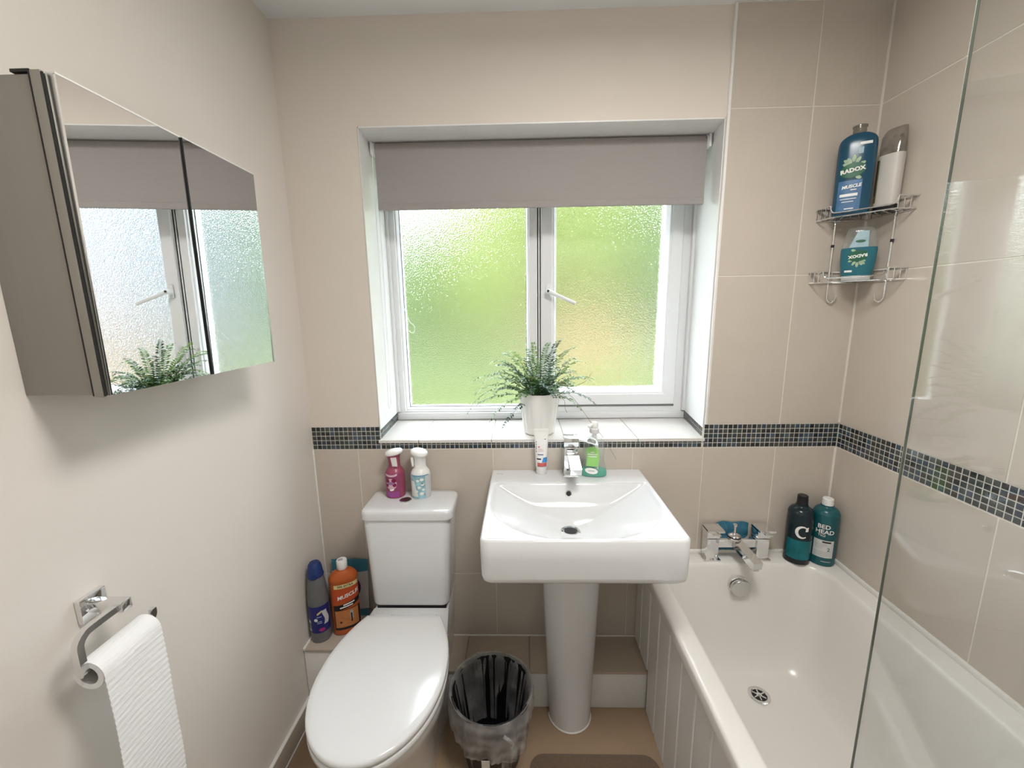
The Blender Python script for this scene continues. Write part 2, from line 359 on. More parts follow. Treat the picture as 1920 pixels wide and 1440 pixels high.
# ---- sill with tiles and the mosaic returns of the recess
sill = MB().loft([[(WX0, -.004, z), (WX1, -.004, z), (BX1, WY + .06, z), (BX0, WY + .06, z)] for z in (SILL - .012, SILL - .004)])
sill = tag(sill.build('trim_2', M_MGROUT, None, smooth=False), 'tiled window sill in pale glazed tiles under the fern', 'sill', kind='structure')
SX = [WX0 - .003, .4, .668, .935, 1.2, WX1 + .003]
for a, b in zip(SX, SX[1:]):
    la = BX0 if a < .3 else a; lb = BX1 if b > 1.4 else b
    MB().loft([[(a + .0015, -.012, z), (b - .0015, -.012, z), (lb - .0015, WY - .001, z), (la + .0015, WY - .001, z)] for z in (SILL - .011, SILL)]).build('sill_tile', M_LTILE, sill, smooth=False)
for side in (0, 1):
    fx, bx = (WX0, BX0) if side == 0 else (WX1, BX1); s_ = 1 if side == 0 else -1
    ang = math.atan2(bx - fx, WY)
    MB().loft([[(fx - s_ * .0, .001, z), (fx + s_ * .0035, .001, z), (bx + s_ * .0035, WY - .001, z), (bx, WY - .001, z)] for z in (SILL, SILL + .037)]).build('mosaic_grout', M_MGROUT, sill, smooth=False)
    for i in range(15):
        for j in range(2):
            y = .004 + P_ * (i + .5); x = fx + (bx - fx) * y / WY + s_ * .002
            tile('mosaic_tile', sill, MT, MT, .004, M_MOS, 'm2', (x, y, SILL + .002 + P_ * (j + .5)), (0, 0, (PI / 2 if side == 0 else -PI / 2) - ang))

# ---- pipe boxing along the back wall and in the left corner
bx = thing('trim_3', 'low white boxed ledge with brown tile top behind the basin pedestal', 'boxing', (0, 0, 0), kind='structure')
B('front_board', M_WGLOSS, bx, .258, 1.222, -.172, -.150, 0, .146, .001)
B('core', M_WGLOSS, bx, .258, 1.222, -.150, -.012, 0, .146)
for a, b in ((.258, .56), (.56, .80), (.80, 1.0), (1.0, 1.222)): B('ledge_tile', M_BTILE, bx, a + .001, b - .001, -.176, -.009, .146, .156, .0012)
B('sealant', M_CAULK, bx, .30, 1.222, -.014, -.0085, .155, .161, .002)
bl = thing('trim_4', 'tall white boxed ledge with beige tile top holding the cleaning bottles', 'boxing', (0, 0, 0), kind='structure')
B('front_board', M_WGLOSS, bl, .002, .255, -.207, -.19, 0, .265, .001)
B('core', M_WGLOSS, bl, .002, .255, -.19, -.012, 0, .265)
B('ledge_tile', M_SKIRT, bl, .007, .256, -.211, -.0085, .265, .275, .0012)
B('sealant', M_CAULK, bl, 0.0005, .0075, -.211, -.0085, .268, .279, .002)
# ---- skirting on the left wall
sk = MB().box(.0005, .010, NEAR + .002, -.211, 0, .078, .0012).build('baseboard_left', M_SKIRT, None)
tag(sk, 'low beige tiled skirting along the left wall', 'skirting', kind='structure')
B('sealant', M_CAULK, sk, .0005, .012, NEAR + .002, -.211, .077, .083, .0012)
B('sealant', M_CAULK, sk, .009, .0135, NEAR + .002, -.211, 0.0005, .005, .001)
# ---- door behind the camera
dr = thing('door_1', 'white panelled door behind the camera', 'door', (0, 0, 0), kind='structure')
B('door_leaf', M_WGLOSS, dr, .30, 1.02, NEAR + .001, NEAR + .02, .005, 1.98, .002)
for z0, z1 in ((.2, .9), (1.05, 1.8)):
    for x0, x1 in ((.38, .63), (.69, .94)): B('door_panel', M_WGLOSS, dr, x0, x1, NEAR + .02, NEAR + .026, z0, z1, .005)
MB().ring(.23, 1.09, -.06, 2.05, [(0, NEAR + .001), (0, NEAR + .018), (.06, NEAR + .024), (.065, NEAR + .001)]).build('architrave', M_WGLOSS, dr, smooth=False).location = (0, 0, .061)
MB().tube([(.96, NEAR + .02, 1.0), (.96, NEAR + .06, 1.0), (.86, NEAR + .062, 1.0)], .009).build('door_handle', M_SATIN, dr)

# =================================================================== WINDOW
win = thing('window_1', 'white framed window with two frosted panes', 'window', (0, 0, 0), kind='structure')
ZB, ZT = .978, 2.03
MB().ring(BX0, .852, ZB, ZT, [(0, .34), (0, WY), (.036, WY), (.038, .282), (.043, .284), (.0485, .30), (.0485, .34)]).build('frame', M_UPVC, win, smooth=False)
MB().ring(.848, BX1 + .003, ZB, ZT, [(0, .34), (0, WY), (.0505, WY), (.0505, .284), (.056, .284), (.056, .34)]).build('frame', M_UPVC, win, smooth=False)
# groove lines on the mullion and outer frame
B('gasket', M_DARK, win, .2855, .803, .302, .304, 1.0255, 1.0272)
sash = MB().ring(.862, 1.424, 1.039, 1.985, [(0, .333), (0, .262), (.003, .259), (.044, .259), (.047, .263), (.053, .265), (.0635, .286), (.0635, .333)]).build('sash', M_UPVC, win, smooth=False)
MB().ring(.858, 1.4285, 1.0348, 1.989, [(0, .281), (0, .2743), (.005, .2743), (.005, .281)]).build('gasket', M_DARK, win, smooth=False)
MB().ring(.9235, 1.3625, 1.1005, 1.9235, [(0, .292), (0, .290), (.0022, .290), (.0022, .292)]).build('gasket', M_UPVC, sash, smooth=False)
MB().ring(.2855, .8040, 1.0262, 1.982, [(0, .312), (0, .3085), (.0022, .3085), (.0022, .312)]).build('gasket', M_DARK, win, smooth=False)
B('pane', M_FROST, win, .283, .807, .314, .318, 1.023, 1.985)
B('pane', M_FROST, sash, .922, 1.364, .298, .302, 1.099, 1.925)
B('cover_strip', M_UPVC, win, 1.458, 1.471, .255, .276, 1.012, 2.02, .003)
B('cover_strip', M_UPVC, win, .2415, .254, .262, .276, 1.012, 2.02, .003)
B('bottom_bead', M_UPVC, win, .2385, 1.474, .264, .276, .978, 1.008, .004)
hd = MB().box(.881, .901, .250, .2595, 1.487, 1.543, .006, 3)
hd = hd.build('handle', M_UPVC, sash)
MB().lathe([(.0105, 0), (.0105, .02), (.008, .024)], 20, mtx=Matrix.Translation((.891, .251, 1.512)) @ Matrix.Rotation(PI / 2, 4, 'X')).build('handle', M_UPVC, sash)
MB().tube([(.889, .231, 1.514), (.92, .224, 1.4975), (.996, .205, 1.462)], [.0085, .0075, .0070], 12).build('handle', M_UPVC, sash)
MB().lathe([(.0048, 0), (.0048, .002)], 14, mtx=Matrix.Translation((.889, .2238, 1.513)) @ Matrix.Rotation(PI / 2, 4, 'X')).build('handle', M_DARK, sash)

# ---- roller blind
rb = thing('roller_blind', 'grey fabric roller blind pulled a quarter down over the window', 'blind', (0, 0, 0))
YR = .125
MB().lathe([(.017, 0), (.017, 1.152)], 24, mtx=Matrix.Translation((.272, YR, 2.011)) @ Matrix.Rotation(PI / 2, 4, 'Y')).build('roller', M_BLIND, rb)
MB().loft([[(x, YR - .0185, 2.011), (x, YR - .0172, 2.011), (x, YR - .0172, 1.803), (x, YR - .0185, 1.803)] for x in (.272, 1.428)]).build('fabric', M_BLIND, rb, smooth=False)
MB().box(.272, 1.428, YR - .0225, YR - .0135, 1.799, 1.8215, .003).build('hem_bar', M_BLIND, rb)
for x0, x1 in ((.2555, .264), (1.434, 1.4425)):
    B('bracket', M_UPVC, rb, x0, x1, YR - .022, YR + .02, 1.985, 2.029, .003)
    MB().lathe([(.019, 0), (.019, .006), (.012, .008)], 24, mtx=Matrix.Translation((x1 if x0 < 1 else x0 - .006, YR, 2.011)) @ Matrix.Rotation(PI / 2, 4, 'Y')).build('end_cap', M_UPVC, rb)
ch = MB(); zz = 2.0
pts = [(.2665 - .006 * (1 - t), .113, 2.0 - t * .92) for t in [k / 90 for k in range(91)]]
ch.tube([(.2635, .104, 2.0), (.2625, .104, 1.6), (.2625, .100, 1.2), (.2622, .092, 1.085), (.2622, .105, 1.066), (.2622, .121, 1.085), (.2622, .135, 1.25), (.2628, .143, 1.7), (.2635, .143, 2.0)], .0011, 6)
for k in range(150):
    z = 1.085 + k * .0061
    for yy in ((.0955 + (z - 1.085) * .0093), (.1265 + (z - 1.085) * .018)): ch.lathe([(.0004, -.0019), (.0018, -.0008), (.0018, .0008), (.0004, .0019)], 6, (.2625, yy, z))
ch.build('bead_chain', M_UPVC, rb)
hk = [(.288, .299, 1.455), (.302, .298, 1.412), (.313, .297, 1.393), (.323, .296, 1.385), (.329, .296, 1.372), (.327, .296, 1.358), (.317, .296, 1.351), (.305, .296, 1.359)]
tag(MB().tube(smooth_prof(hk), .0016, 8).build('cord_hook', M_UPVC, None), 'thin white wire hook hanging against the left frosted pane', 'hook')

# =================================================================== BATH
bt = thing('bathtub', 'white acrylic bathtub with grooved side panel along the tiled wall', 'bathtub', (0, 0, 0))
RZ = .525; cx, cy = (1.212 + W) / 2, -.85
def bloop(x0, x1, y0, y1, r, z, n=8): return rrect((x0 + x1) / 2, (y0 + y1) / 2, x1 - x0, y1 - y0, r, z, n)
X0, X1, Y0, Y1 = 1.212, W - .001, -1.70, -.0085
shell = MB().loft([
    bloop(X0 + .012, X1, Y0, Y1, .004, RZ - .038), bloop(X0, X1, Y0, Y1, .005, RZ - .036), bloop(X0, X1, Y0, Y1, .006, RZ - .008), bloop(X0 + .003, X1 - .001, Y0 + .001, Y1 - .001, .006, RZ - .002), bloop(X0 + .009, X1 - .002, Y0 + .002, Y1 - .002, .006, RZ),
    bloop(X0 + .052, 1.848, Y0 + .075, -.080, .085, RZ), bloop(X0 + .060, 1.842, Y0 + .082, -.084, .084, RZ - .004), bloop(X0 + .066, 1.837, Y0 + .09, -.088, .083, RZ - .016),
    bloop(X0 + .082, 1.822, Y0 + .14, -.103, .085, RZ - .12), bloop(X0 + .104, 1.802, Y0 + .22, -.122, .09, RZ - .25), bloop(X0 + .125, 1.784, Y0 + .29, -.142, .095, RZ - .33),
    bloop(X0 + .155, 1.757, Y0 + .34, -.172, .09, RZ - .368), bloop(X0 + .20, 1.713, Y0 + .39, -.215, .075, RZ - .385), bloop(X0 + .28, 1.64, Y0 + .47, -.29, .03, RZ - .390)], False, True)
shell.build('shell', M_ACR, bt, angle=60)
for i in range(17):
    y1 = -.176 - i * .0925
    if y1 < -1.69: break
    y0 = max(y1 - .0925, -1.695)
    MB().loft([[(1.2225, y0 + .0005, z), (1.2225, y0 + .0035, z), (1.2195, y0 + .0065, z), (1.2195, y1 - .0065, z), (1.2225, y1 - .0035, z), (1.2225, y1 - .0005, z), (1.235, y1 - .0005, z), (1.235, y0 + .0005, z)] for z in (.001, RZ - .036)]).build('panel_board', M_WGLOSS, bt, smooth=False)
for y1 in (-.176 + .0925, -.009):
    y0 = y1 - .09 if y1 < -.05 else -.0835
    MB().loft([[(1.2225, y0 + .0005, z), (1.2225, y0 + .0035, z), (1.2195, y0 + .0065, z), (1.2195, y1 - .0065, z), (1.2225, y1 - .0035, z), (1.2225, y1 - .0005, z), (1.235, y1 - .0005, z), (1.235, y0 + .0005, z)] for z in (.158, RZ - .036)]).build('panel_board', M_WGLOSS, bt, smooth=False)
# waste
dz = RZ - .3862
dn = MB().lathe([(.0345, -.002), (.0345, .0015), (.031, .0035), (.0245, .0025), (.0225, -.001)], 36, (1.578, -.245, dz), True, False).build('waste', M_CHROME, bt)
MB().lathe([(.0225, 0), (.0225, .0012)], 30, (1.578, -.245, dz - .0005)).build('waste_grate', M_DARK, dn)
for k in range(3):
    a = k * PI / 3 + .4; d = Vector((math.cos(a), math.sin(a), 0)) * .0215; c = Vector((1.578, -.245, dz + .0012)); MB().tube([c - d, c + d], .0022, 6).build('waste_grate', M_CHROME, dn)
MB().lathe([(.0085, 0), (.0085, .003), (.004, .005)], 16, (1.578, -.245, dz)).build('waste_grate', M_CHROME, dn)
# overflow knob on the tap end
om = Matrix.Translation((1.5545, -.097, .452)) @ Matrix.Rotation(math.radians(97), 4, 'X')
ov = MB().lathe([(.036, -.004), (.036, .006), (.033, .0085), (.020, .009), (.019, .012)], 36, mtx=om).build('overflow', M_CHROME, bt)
MB().lathe([(.024, .012), (.034, .016), (.035, .024), (.033, .028), (.028, .0295)], 36, mtx=om @ Matrix.Translation((0, .004, 0))).build('overflow_knob', M_SATIN, ov)
B('sealant', M_CAULK, bt, W - .011, W - .0008, -1.695, -.0085, RZ - .001, RZ + .016, .003)
B('sealant', M_CAULK, bt, 1.23, W - .011, -.0185, -.0082, RZ - .001, RZ + .012, .003)

# ---- bath mixer tap
tp = thing('bath_mixer_tap', 'chrome square two-pillar bath mixer tap on the bath rim', 'tap', (0, 0, RZ))
TY = -.048
for px, sgn in ((1.470, -1), (1.650, 1)):
    B('base_plate', M_CHROME, tp, px - .031, px + .031, TY - .026, TY + .026, 0, .007, .0012)
    B('pillar', M_CHROME, tp, px - .0215, px + .0215, TY - .0215, TY + .0215, .006, .088, .0015)
    v = B('valve_cube', M_CHROME, tp, px - .023, px + .023, TY - .023, TY + .023, .0905, .124, .0015)
    MB().loft([[(px - .023, TY - .034, z), (px + .034, TY - .034, z), (px + .034, TY + .023, z), (px - .023, TY + .023, z)] for z in (.118, .125)]).build('lever', M_CHROME, tp, smooth=False)
    MB().box(px - .012, px + .012, TY - .052, TY - .02, .116, .121, .001).build('lever', M_CHROME, tp)
B('bridge', M_CHROME, tp, 1.49, 1.63, TY - .017, TY + .017, .052, .084, .0015)
MB().tube([(1.556, TY - .01, .072), (1.571, TY - .13, .051)], .02, sq=(.034, .026)).build('spout', M_CHROME, tp, smooth=False)
MB().lathe([(.0125, 0), (.0125, -.007)], 20, (1.5695, TY - .118, .040)).build('aerator', M_SATIN, tp)
dv = MB().lathe([(.021, .083), (.023, .088), (.023, .094), (.017, .1), (.008, .103)], 28, (1.553, TY - .004, 0)).build('diverter', M_CHROME, tp)
MB().lathe([(.0045, .1), (.0045, .128), (.0075, .130), (.0075, .137), (.004, .139)], 16, (1.553, TY - .004, 0)).build('diverter_knob', M_CHROME, dv)
MB().lathe([(.0235, .0885), (.0235, .0935)], 28, (1.553, TY - .004, 0)).build('diverter_ring', M_DARK, dv)
# blue pouch behind the tap
vs, fs = [], []
nx, nz = 26, 12
for j in range(nz + 1):
    for i in range(nx + 1):
        u, v = i / nx, j / nz; x = 1.498 + .125 * u; z = .012 + .112 * v + .006 * math.sin(u * 9) * v - .010 * math.cos(u * 2 * PI) * v * .6
        bul = math.sin(PI * u) ** .5 * math.sin(PI * min(1, v * 1.02)) ** .5 if 0 < u < 1 and 0 < v < 1 else 0
        vs.append((x, -.0135 - .011 * bul - .0012 * math.sin(x * 260 + z * 90), RZ + z))
nfront = len(vs)
for j in range(nz + 1):
    for i in range(nx + 1): p = vs[j * (nx + 1) + i]; vs.append((p[0], -.0125, p[2]))
for base, flip in ((0, False), (nfront, True)):
    for j in range(nz):
        for i in range(nx):
            a = base + j * (nx + 1) + i; q = (a, a + 1, a + nx + 2, a + nx + 1); fs.append(tuple(reversed(q)) if flip else q)
for i in range(nx):
    for row in (0, nz): a = row * (nx + 1) + i; fs.append((a, a + 1, a + 1 + nfront, a + nfront))
for j in range(nz):
    for c_ in (0, nx): a = j * (nx + 1) + c_; fs.append((a, a + nx + 1, a + nx + 1 + nfront, a + nfront))
tag(MB().faces(vs, fs).build('refill_pouch', mat('blue_film', (.035, .16, .25), rough=.3, noise=.5, nscale=45, bump=.3, bscale=60), None), 'crumpled blue plastic pouch tucked behind the bath tap', 'pouch')

# ---- bath screen
sc = thing('bath_screen', 'clear glass bath screen standing on the bath rim', 'screen', (1.226, -1.64, RZ + .006))
L_ = math.hypot(1.395 - 1.226, -.80 + 1.64); sc.rotation_euler = (0, 0, math.atan2(-.80 + 1.64, 1.395 - 1.226))
B('glass_panel', M_CLEAR, sc, 0.01, L_, -.002, .002, .006, 1.46)
B('edge_strip', mat('glass_edge', (.30, .33, .29), rough=.15, noise=.1), sc, L_, L_ + .001, -.002, .002, .006, 1.46)
B('hinge_rail', M_CHROME, sc, -.012, .014, -.012, .012, 0, 1.47, .002)
B('bottom_seal', M_CLEARP, sc, .014, L_, -.0045, .0045, .0, .006)

# =================================================================== BASIN
bs = thing('wash_basin', 'white square pedestal wash basin below the window', 'basin', (0, 0, 0))
bx0, bx1, by0, by1, bz = .667, 1.215, -.482, -.0085, .857
xc = (bx0 + bx1) / 2
def bdepth(x, y):
    t = -.122 - y                                    # distance in front of the tap shelf edge
    if t <= 0: return 0.0
    A = .104 * (1 - math.exp(-t / .040))
    hw = .262; u = abs(x - xc) / hw; v0 = -.245; hv = .228
    v = (v0 - y) / hv if y < v0 else (y - v0) / .40
    r = (u ** 2.2 + v ** 2.2) ** (1 / 2.2) if (u > 0 or v > 0) else 0
    Bd = .097 * max(0, 1 - r ** 1.7)
    edge = max(0, min(x - bx0 - .012, bx1 - .012 - x, y - by0 - .012))
    Bd = min(Bd + .004 * min(1, edge / .01), edge * 1.1)
    k = .007; h_ = max(k - abs(A - Bd), 0) / k
    return max(0, min(A, Bd) - h_ * h_ * k * .25)
NX, NY = 110, 96
vs, fs = [], []
def rad_inset(x, y, r):
    """rounded plan corners: pull grid corner points onto the arc"""
    cx_ = min(max(x, bx0 + r), bx1 - r); cy_ = max(y, by0 + r); dx, dy = x - cx_, y - cy_
    if dx and dy:
        L = math.hypot(dx, dy); mx_ = max(abs(dx), abs(dy)); s_ = mx_ / L; return cx_ + dx * s_, cy_ + dy * s_
    return x, y
for j in range(NY + 1):
    for i in range(NX + 1):
        x = bx0 + (bx1 - bx0) * i / NX; y = by0 + (by1 - by0) * j / NY
        px, py = rad_inset(x, y, .026)
        e = min(px - bx0, bx1 - px, py - by0, .02); z = bz - bdepth(px, py)
        dd = min(x - bx0, bx1 - x, y - by0)
        if dd < .006: z -= .0055 * (1 - math.sqrt(max(0, 1 - (1 - dd / .006) ** 2)))
        vs.append((px, py, z))
for j in range(NY):
    for i in range(NX): a = j * (NX + 1) + i; fs.append((a, a + 1, a + NX + 2, a + NX + 1))
ring_idx = [i for i in range(NX + 1)] + [j * (NX + 1) + NX for j in range(1, NY + 1)] + [NY * (NX + 1) + i for i in range(NX - 1, -1, -1)] + [j * (NX + 1) for j in range(NY - 1, 0, -1)]
prev = ring_idx
for (inset, z) in ((0, .80), (.001, .75), (.003, .737), (.010, .729), (.022, .7275), (.10, .722), (.16, .70)):
    cur = []
    for idx in ring_idx:
        x, y, _ = vs[idx]; ax = (bx1 - bx0) / 2; X = xc + (x - xc) * (1 - inset / ax); ym = by1; Y = ym + (y - ym) * (1 - inset / (by1 - by0) * 1.0)
        cur.append(len(vs)); vs.append((X, Y, z))
    n = len(ring_idx)
    for k in range(n): fs.append((prev[k], prev[(k + 1) % n], cur[(k + 1) % n], cur[k]))
    prev = cur
fs.append(tuple(prev))
mb = MB().faces(vs, fs); bmesh.ops.recalc_face_normals(mb.bm, faces=mb.bm.faces[:]); mb.build('bowl', M_PORC, bs, angle=70)
wz = bz - bdepth(.928, -.268)
ws = MB().lathe([(.031, -.003), (.031, .0015), (.028, .0030), (.0225, .002), (.021, -.002)], 36, (.928, -.268, wz + .001), True, False).build('waste', M_CHROME, bs)
MB().lathe([(.0212, -.001), (.0195, .003), (.010, .0048), (.003, .005)], 30, (.928, -.268, wz)).build('plug', M_DARK, ws)
yy = -.1335; zo = .822
MB().lathe([(.0115, 0), (.0115, .003), (.009, .004), (.0085, .002)], 24, mtx=Matrix.Translation((.936, -.1376, .8236)) @ Matrix.Rotation(math.radians(60.5), 4, 'X')).build('overflow', M_CHROME, bs)
MB().lathe([(.0082, 0), (.0082, .0032)], 20, mtx=Matrix.Translation((.936, -.1376, .8236)) @ Matrix.Rotation(math.radians(60.5), 4, 'X')).build('overflow_hole', M_DARK, bs)
# pedestal: rounded front, open back to the wall
pl = []
for z, hw, yf, yb in ((0, .074, -.268, -.183), (.08, .077, -.269, -.183), (.157, .080, -.271, -.183), (.1575, .080, -.271, -.10), (.28, .085, -.276, -.10), (.40, .090, -.281, -.10), (.60, .097, -.29, -.10), (.733, .102, -.298, -.10)):
    L = []
    for k in range(25):
        a = PI + PI * k / 24; L.append((.9415 + hw * math.cos(a), (yf + hw * 1.0) + hw * math.sin(a) if yf + hw < yb else yb + (yb - yf) * math.sin(a), z))
    L += [(.9415 + hw, yb, z), (.9415 - hw, yb, z)]
    pl.append(L)
MB().loft(pl).build('pedestal', M_PORC, bs, angle=50)
MB().tube([(.9415 + .0745 * math.cos(PI + PI * k / 24), -.194 + .0745 * math.sin(PI + PI * k / 24), .003) for k in range(25)], .003, 6).build('sealant', M_CAULK, bs)
MB().loft([sup(.004, .0018, z, 2, 16, .692, -.045) for z in (bz + .0001, bz + .0005)]).build('maker_mark', mat('grey_print', (.35, .36, .38), rough=.5, noise=.1), bs)
B('maker_mark', MATS['grey_print'], bs, .697, .710, -.0462, -.0444, bz + .0001, bz + .0005)

# ---- basin mixer tap
bt2 = thing('basin_mixer_tap', 'chrome square single-lever mixer tap on the basin', 'tap', (.949, -.062, bz))
B('base_plate', M_CHROME, bt2, -.0265, .0265, -.025, .025, 0, .008, .001)
B('body', M_CHROME, bt2, -.0225, .0225, -.021, .021, .007, .112, .0015)
B('head_block', M_CHROME, bt2, -.0245, .0265, -.027, .023, .116, .147, .002)
MB().tube([(0.003, -.012, .098), (.006, -.118, .060)], .02, sq=(.037, .024)).build('spout', M_CHROME, bt2, smooth=False)
MB().lathe([(.011, 0), (.011, -.006)], 20, (.006, -.104, .052)).build('aerator', M_SATIN, bt2)
MB().loft([[(.012, -.022, .143), (.012, .002, .148), (.012, .002, .152), (.012, -.022, .147)], [(.088, -.046, .126), (.088, -.020, .131), (.088, -.020, .135), (.088, -.046, .130)]]).build('lever', M_CHROME, bt2, smooth=False)

# =================================================================== TOILET
TX = .385
wc = thing('toilet', 'white close-coupled toilet with lid down beside the left wall', 'toilet', (TX, 0, 0))
def seat_out(s=1.0, z=0, back=-.262, front=-.716, hwb=.121, hwm=.178):
    """lid outline: straight hinge side, flanks bulging to an elliptical front"""
    cy = -.475; L = []
    for k in range(13):
        t = 1 - k / 12; y = cy + (back - cy) * math.sin(t * PI / 2); L.append((hwb + (hwm - hwb) * (1 - ((y - cy) / (back - cy)) ** 2.2), y))
    for k in range(1, 37): a = -PI * k / 37; L.append((hwm * math.cos(a), cy + (cy - front) * math.sin(a)))
    for k in range(13):
        t = k / 12; y = cy + (back - cy) * math.sin(t * PI / 2); L.append((-(hwb + (hwm - hwb) * (1 - ((y - cy) / (back - cy)) ** 2.2)), y))
    return [(x * s, cy + (y - cy) * s, z) for x, y in L]
MB().loft([seat_out(.985, .4415), seat_out(1.0, .445), seat_out(1.0, .452), seat_out(.995, .4565), seat_out(.975, .4595), seat_out(.9, .4612), seat_out(.6, .4625), seat_out(.2, .463)]).build('lid', M_SEAT, wc, angle=60)
MB().loft([seat_out(.985, .418), seat_out(1.0, .421), seat_out(1.0, .436), seat_out(.985, .4385)]).build('seat_ring', M_SEAT, wc, angle=60)
B('seat_buffer', M_DARK, wc, -.10, .10, -.60, -.30, .4380, .4420)
for s_ in (-1, 1): MB().lathe([(.011, -.028), (.011, .028)], 16, mtx=Matrix.Translation((s_ * .075, -.252, .437)) @ Matrix.Rotation(PI / 2, 4, 'Y')).build('hinge', M_SEAT, wc)
def pan(z, hw, yf, yb, hb, n=40):
    """closed plan: rounded nose toward the room, straight flanks running back to the wall"""
    L = []
    ym = yf + hw * 1.25
    for k in range(n + 1):
        a = -PI * k / n; L.append((hw * math.cos(a), ym + (ym - yf) * math.sin(a), z))
    for t in (.25, .5, .75, 1): L.append((-(hw + (hb - hw) * t), ym + (yb - ym) * t, z))
    for t in (1, .75, .5, .25): L.append(((hw + (hb - hw) * t), ym + (yb - ym) * t, z))
    return L
MB().loft([pan(.0, .108, -.52, -.18, .118), pan(.012, .110, -.525, -.18, .118), pan(.10, .116, -.545, -.18, .119), pan(.20, .130, -.585, -.18, .122), pan(.30, .150, -.64, -.18, .127), pan(.36, .166, -.675, -.18, .130), pan(.40, .172, -.700, -.18, .132), pan(.413, .171, -.702, -.18, .132), pan(.416, .165, -.695, -.18, .130)]).build('pan', M_PORC, wc, angle=60)
MB().loft([[(-w, -.19, z), (w, -.19, z), (w - .006, -.0095, z), (-w + .006, -.0095, z)] for z, w in ((.158, .119), (.28, .125), (.40, .132), (.4105, .130))]).build('pan_shelf', M_PORC, wc, angle=50)
B('cistern_gasket', M_DARK, wc, -.122, .122, -.172, -.02, .410, .4215)
cs = MB().loft([rrect(-.003, -.093, w, d, r, z, 6) for z, w, d, r in ((.420, .250, .150, .02), (.424, .266, .164, .024), (.432, .272, .169, .027), (.60, .285, .169, .028), (.744, .297, .169, .028), (.7475, .294, .166, .026))]).build('cistern', M_PORC, wc, angle=50)
ld = MB().loft([rrect(0, -.0965, w, d, r, z, 6) for z, w, d, r in ((.7485, .300, .166, .026), (.7505, .314, .174, .03), (.770, .314, .174, .03), (.778, .309, .170, .028), (.7815, .298, .160, .024), (.782, .25, .12, .02))]).build('cistern_lid', M_PORC, wc, angle=60)
fb = MB().lathe([(.0215, 0), (.0215, .003), (.019, .0045), (.017, .0035)], 30, (-.020, -.098, .7812), True, False).build('flush_button', M_CHROME, ld)
MB().lathe([(.0168, 0), (.0168, .0035), (.012, .0045)], 30, (-.020, -.098, .7815)).build('flush_button', mat('dark_chrome', (.35, .32, .33), rough=.15, metal=1, noise=.1), ld)

# =================================================================== MIRROR CABINET
mc = thing('mirror_cabinet', 'wall-hung bathroom cabinet with two mirrored doors and grey sides', 'cabinet', (0, -.83, 1.318))
D0, LEN, H = .137, .441, .454
B('body', M_CAB, mc, .0005, .109, .002, LEN - .002, .002, H - .002, .0008)
for x0, x1 in ((.1095, .1115), (.1275, .1295)): B('shadow_strip', M_DARK, mc, x0, x1, .0005, .003, 0, H)
B('edge_profile', mat('edge_profile_grey', (.33, .32, .29), rough=.45, metal=.5, noise=.05), mc, .1115, .1275, 0, .006, -.002, H + .003, .002)
B('edge_profile', M_SATIN, mc, .1115, .134, LEN - .004, LEN + .001, -.002, H + .003, .001)
B('top_bracket', M_DARK, mc, .085, .1115, .0005, .012, H, H + .004)
for k, (y0, y1) in enumerate(((.0065, .219), (.221, LEN - .0045))):
    d = MB().box(-.016, 0, -(y1 - y0) / 2, (y1 - y0) / 2, -H / 2, H / 2).build('door', M_SATIN, mc, loc=(D0 - .0035, (y0 + y1) / 2, H / 2), smooth=False)
    d.rotation_euler = (0, math.radians(.75), math.radians(.8))
    B('mirror', M_MIRROR, d, 0, .0032, -(y1 - y0) / 2 + .0004, (y1 - y0) / 2 - .0004, -H / 2 + .0004, H / 2 - .0004, smooth=False)
    B('door_edge', M_DARK, d, -.016, .0034, (-(y1 - y0) / 2 - .001) if k == 1 else ((y1 - y0) / 2 - .0006), (-(y1 - y0) / 2 + .0006) if k == 1 else ((y1 - y0) / 2 + .001), -H / 2, H / 2)
    B('top_edge', M_WGLOSS, d, -.010, .0034, -(y1 - y0) / 2, (y1 - y0) / 2, H / 2, H / 2 + .0022)

# =================================================================== TOILET ROLL HOLDER
th = thing('toilet_roll_holder', 'chrome square toilet roll holder fixed to the left wall', 'holder', (0, 0, 0))
B('wall_plate', M_CHROME, th, .0005, .011, -.830, -.785, .910, .955, .0015)
B('arm', M_CHROME, th, .010, .072, -.818, -.799, .924, .943, .0015)
MB().tube(smooth_prof([(.061, -.812, .934), (.061, -.86, .934), (.061, -.874, .931), (.061, -.884, .920), (.0615, -.886, .905), (.0615, -.886, .880), (.0615, -.885, .871)], 3), .006, sq=(.011, .011)).build('bar', M_CHROME, th, angle=20)
MB().tube([(.0615, -.890, .868), (.0615, -.762, .866)], .0055, 10).build('bar', M_CHROME, th)
MB().tube(smooth_prof([(.0615, -.766, .866), (.0615, -.760, .868), (.0615, -.757, .874), (.0615, -.757, .884)], 3), .005, sq=(.009, .009)).build('bar', M_CHROME, th, angle=20)
tr = thing('toilet_roll', 'nearly finished white toilet roll with a long sheet hanging down', 'toilet paper', (.0615, 0, .8575))
M_TP = ribbed_paper_mat()
ry0, ry1 = -.880, -.772; RC, RO = .0165, .0255
Ls = []
for y, r in ((ry0, RC), (ry0, RO), (ry1, RO), (ry1, RC), (ry0, RC)): Ls.append([(r * math.cos(2 * PI * k / 40), y, r * math.sin(2 * PI * k / 40)) for k in range(40)])
MB().loft(Ls, False, False).build('roll', M_TP, tr, angle=40)
Ls = []
for y, r in ((ry0 + .0005, RC - .001), (ry0 + .0005, RC + .0001), (ry1 - .0005, RC + .0001), (ry1 - .0005, RC - .001), (ry0 + .0005, RC - .001)): Ls.append([(r * math.cos(2 * PI * k / 40), y, r * math.sin(2 * PI * k / 40)) for k in range(40)])
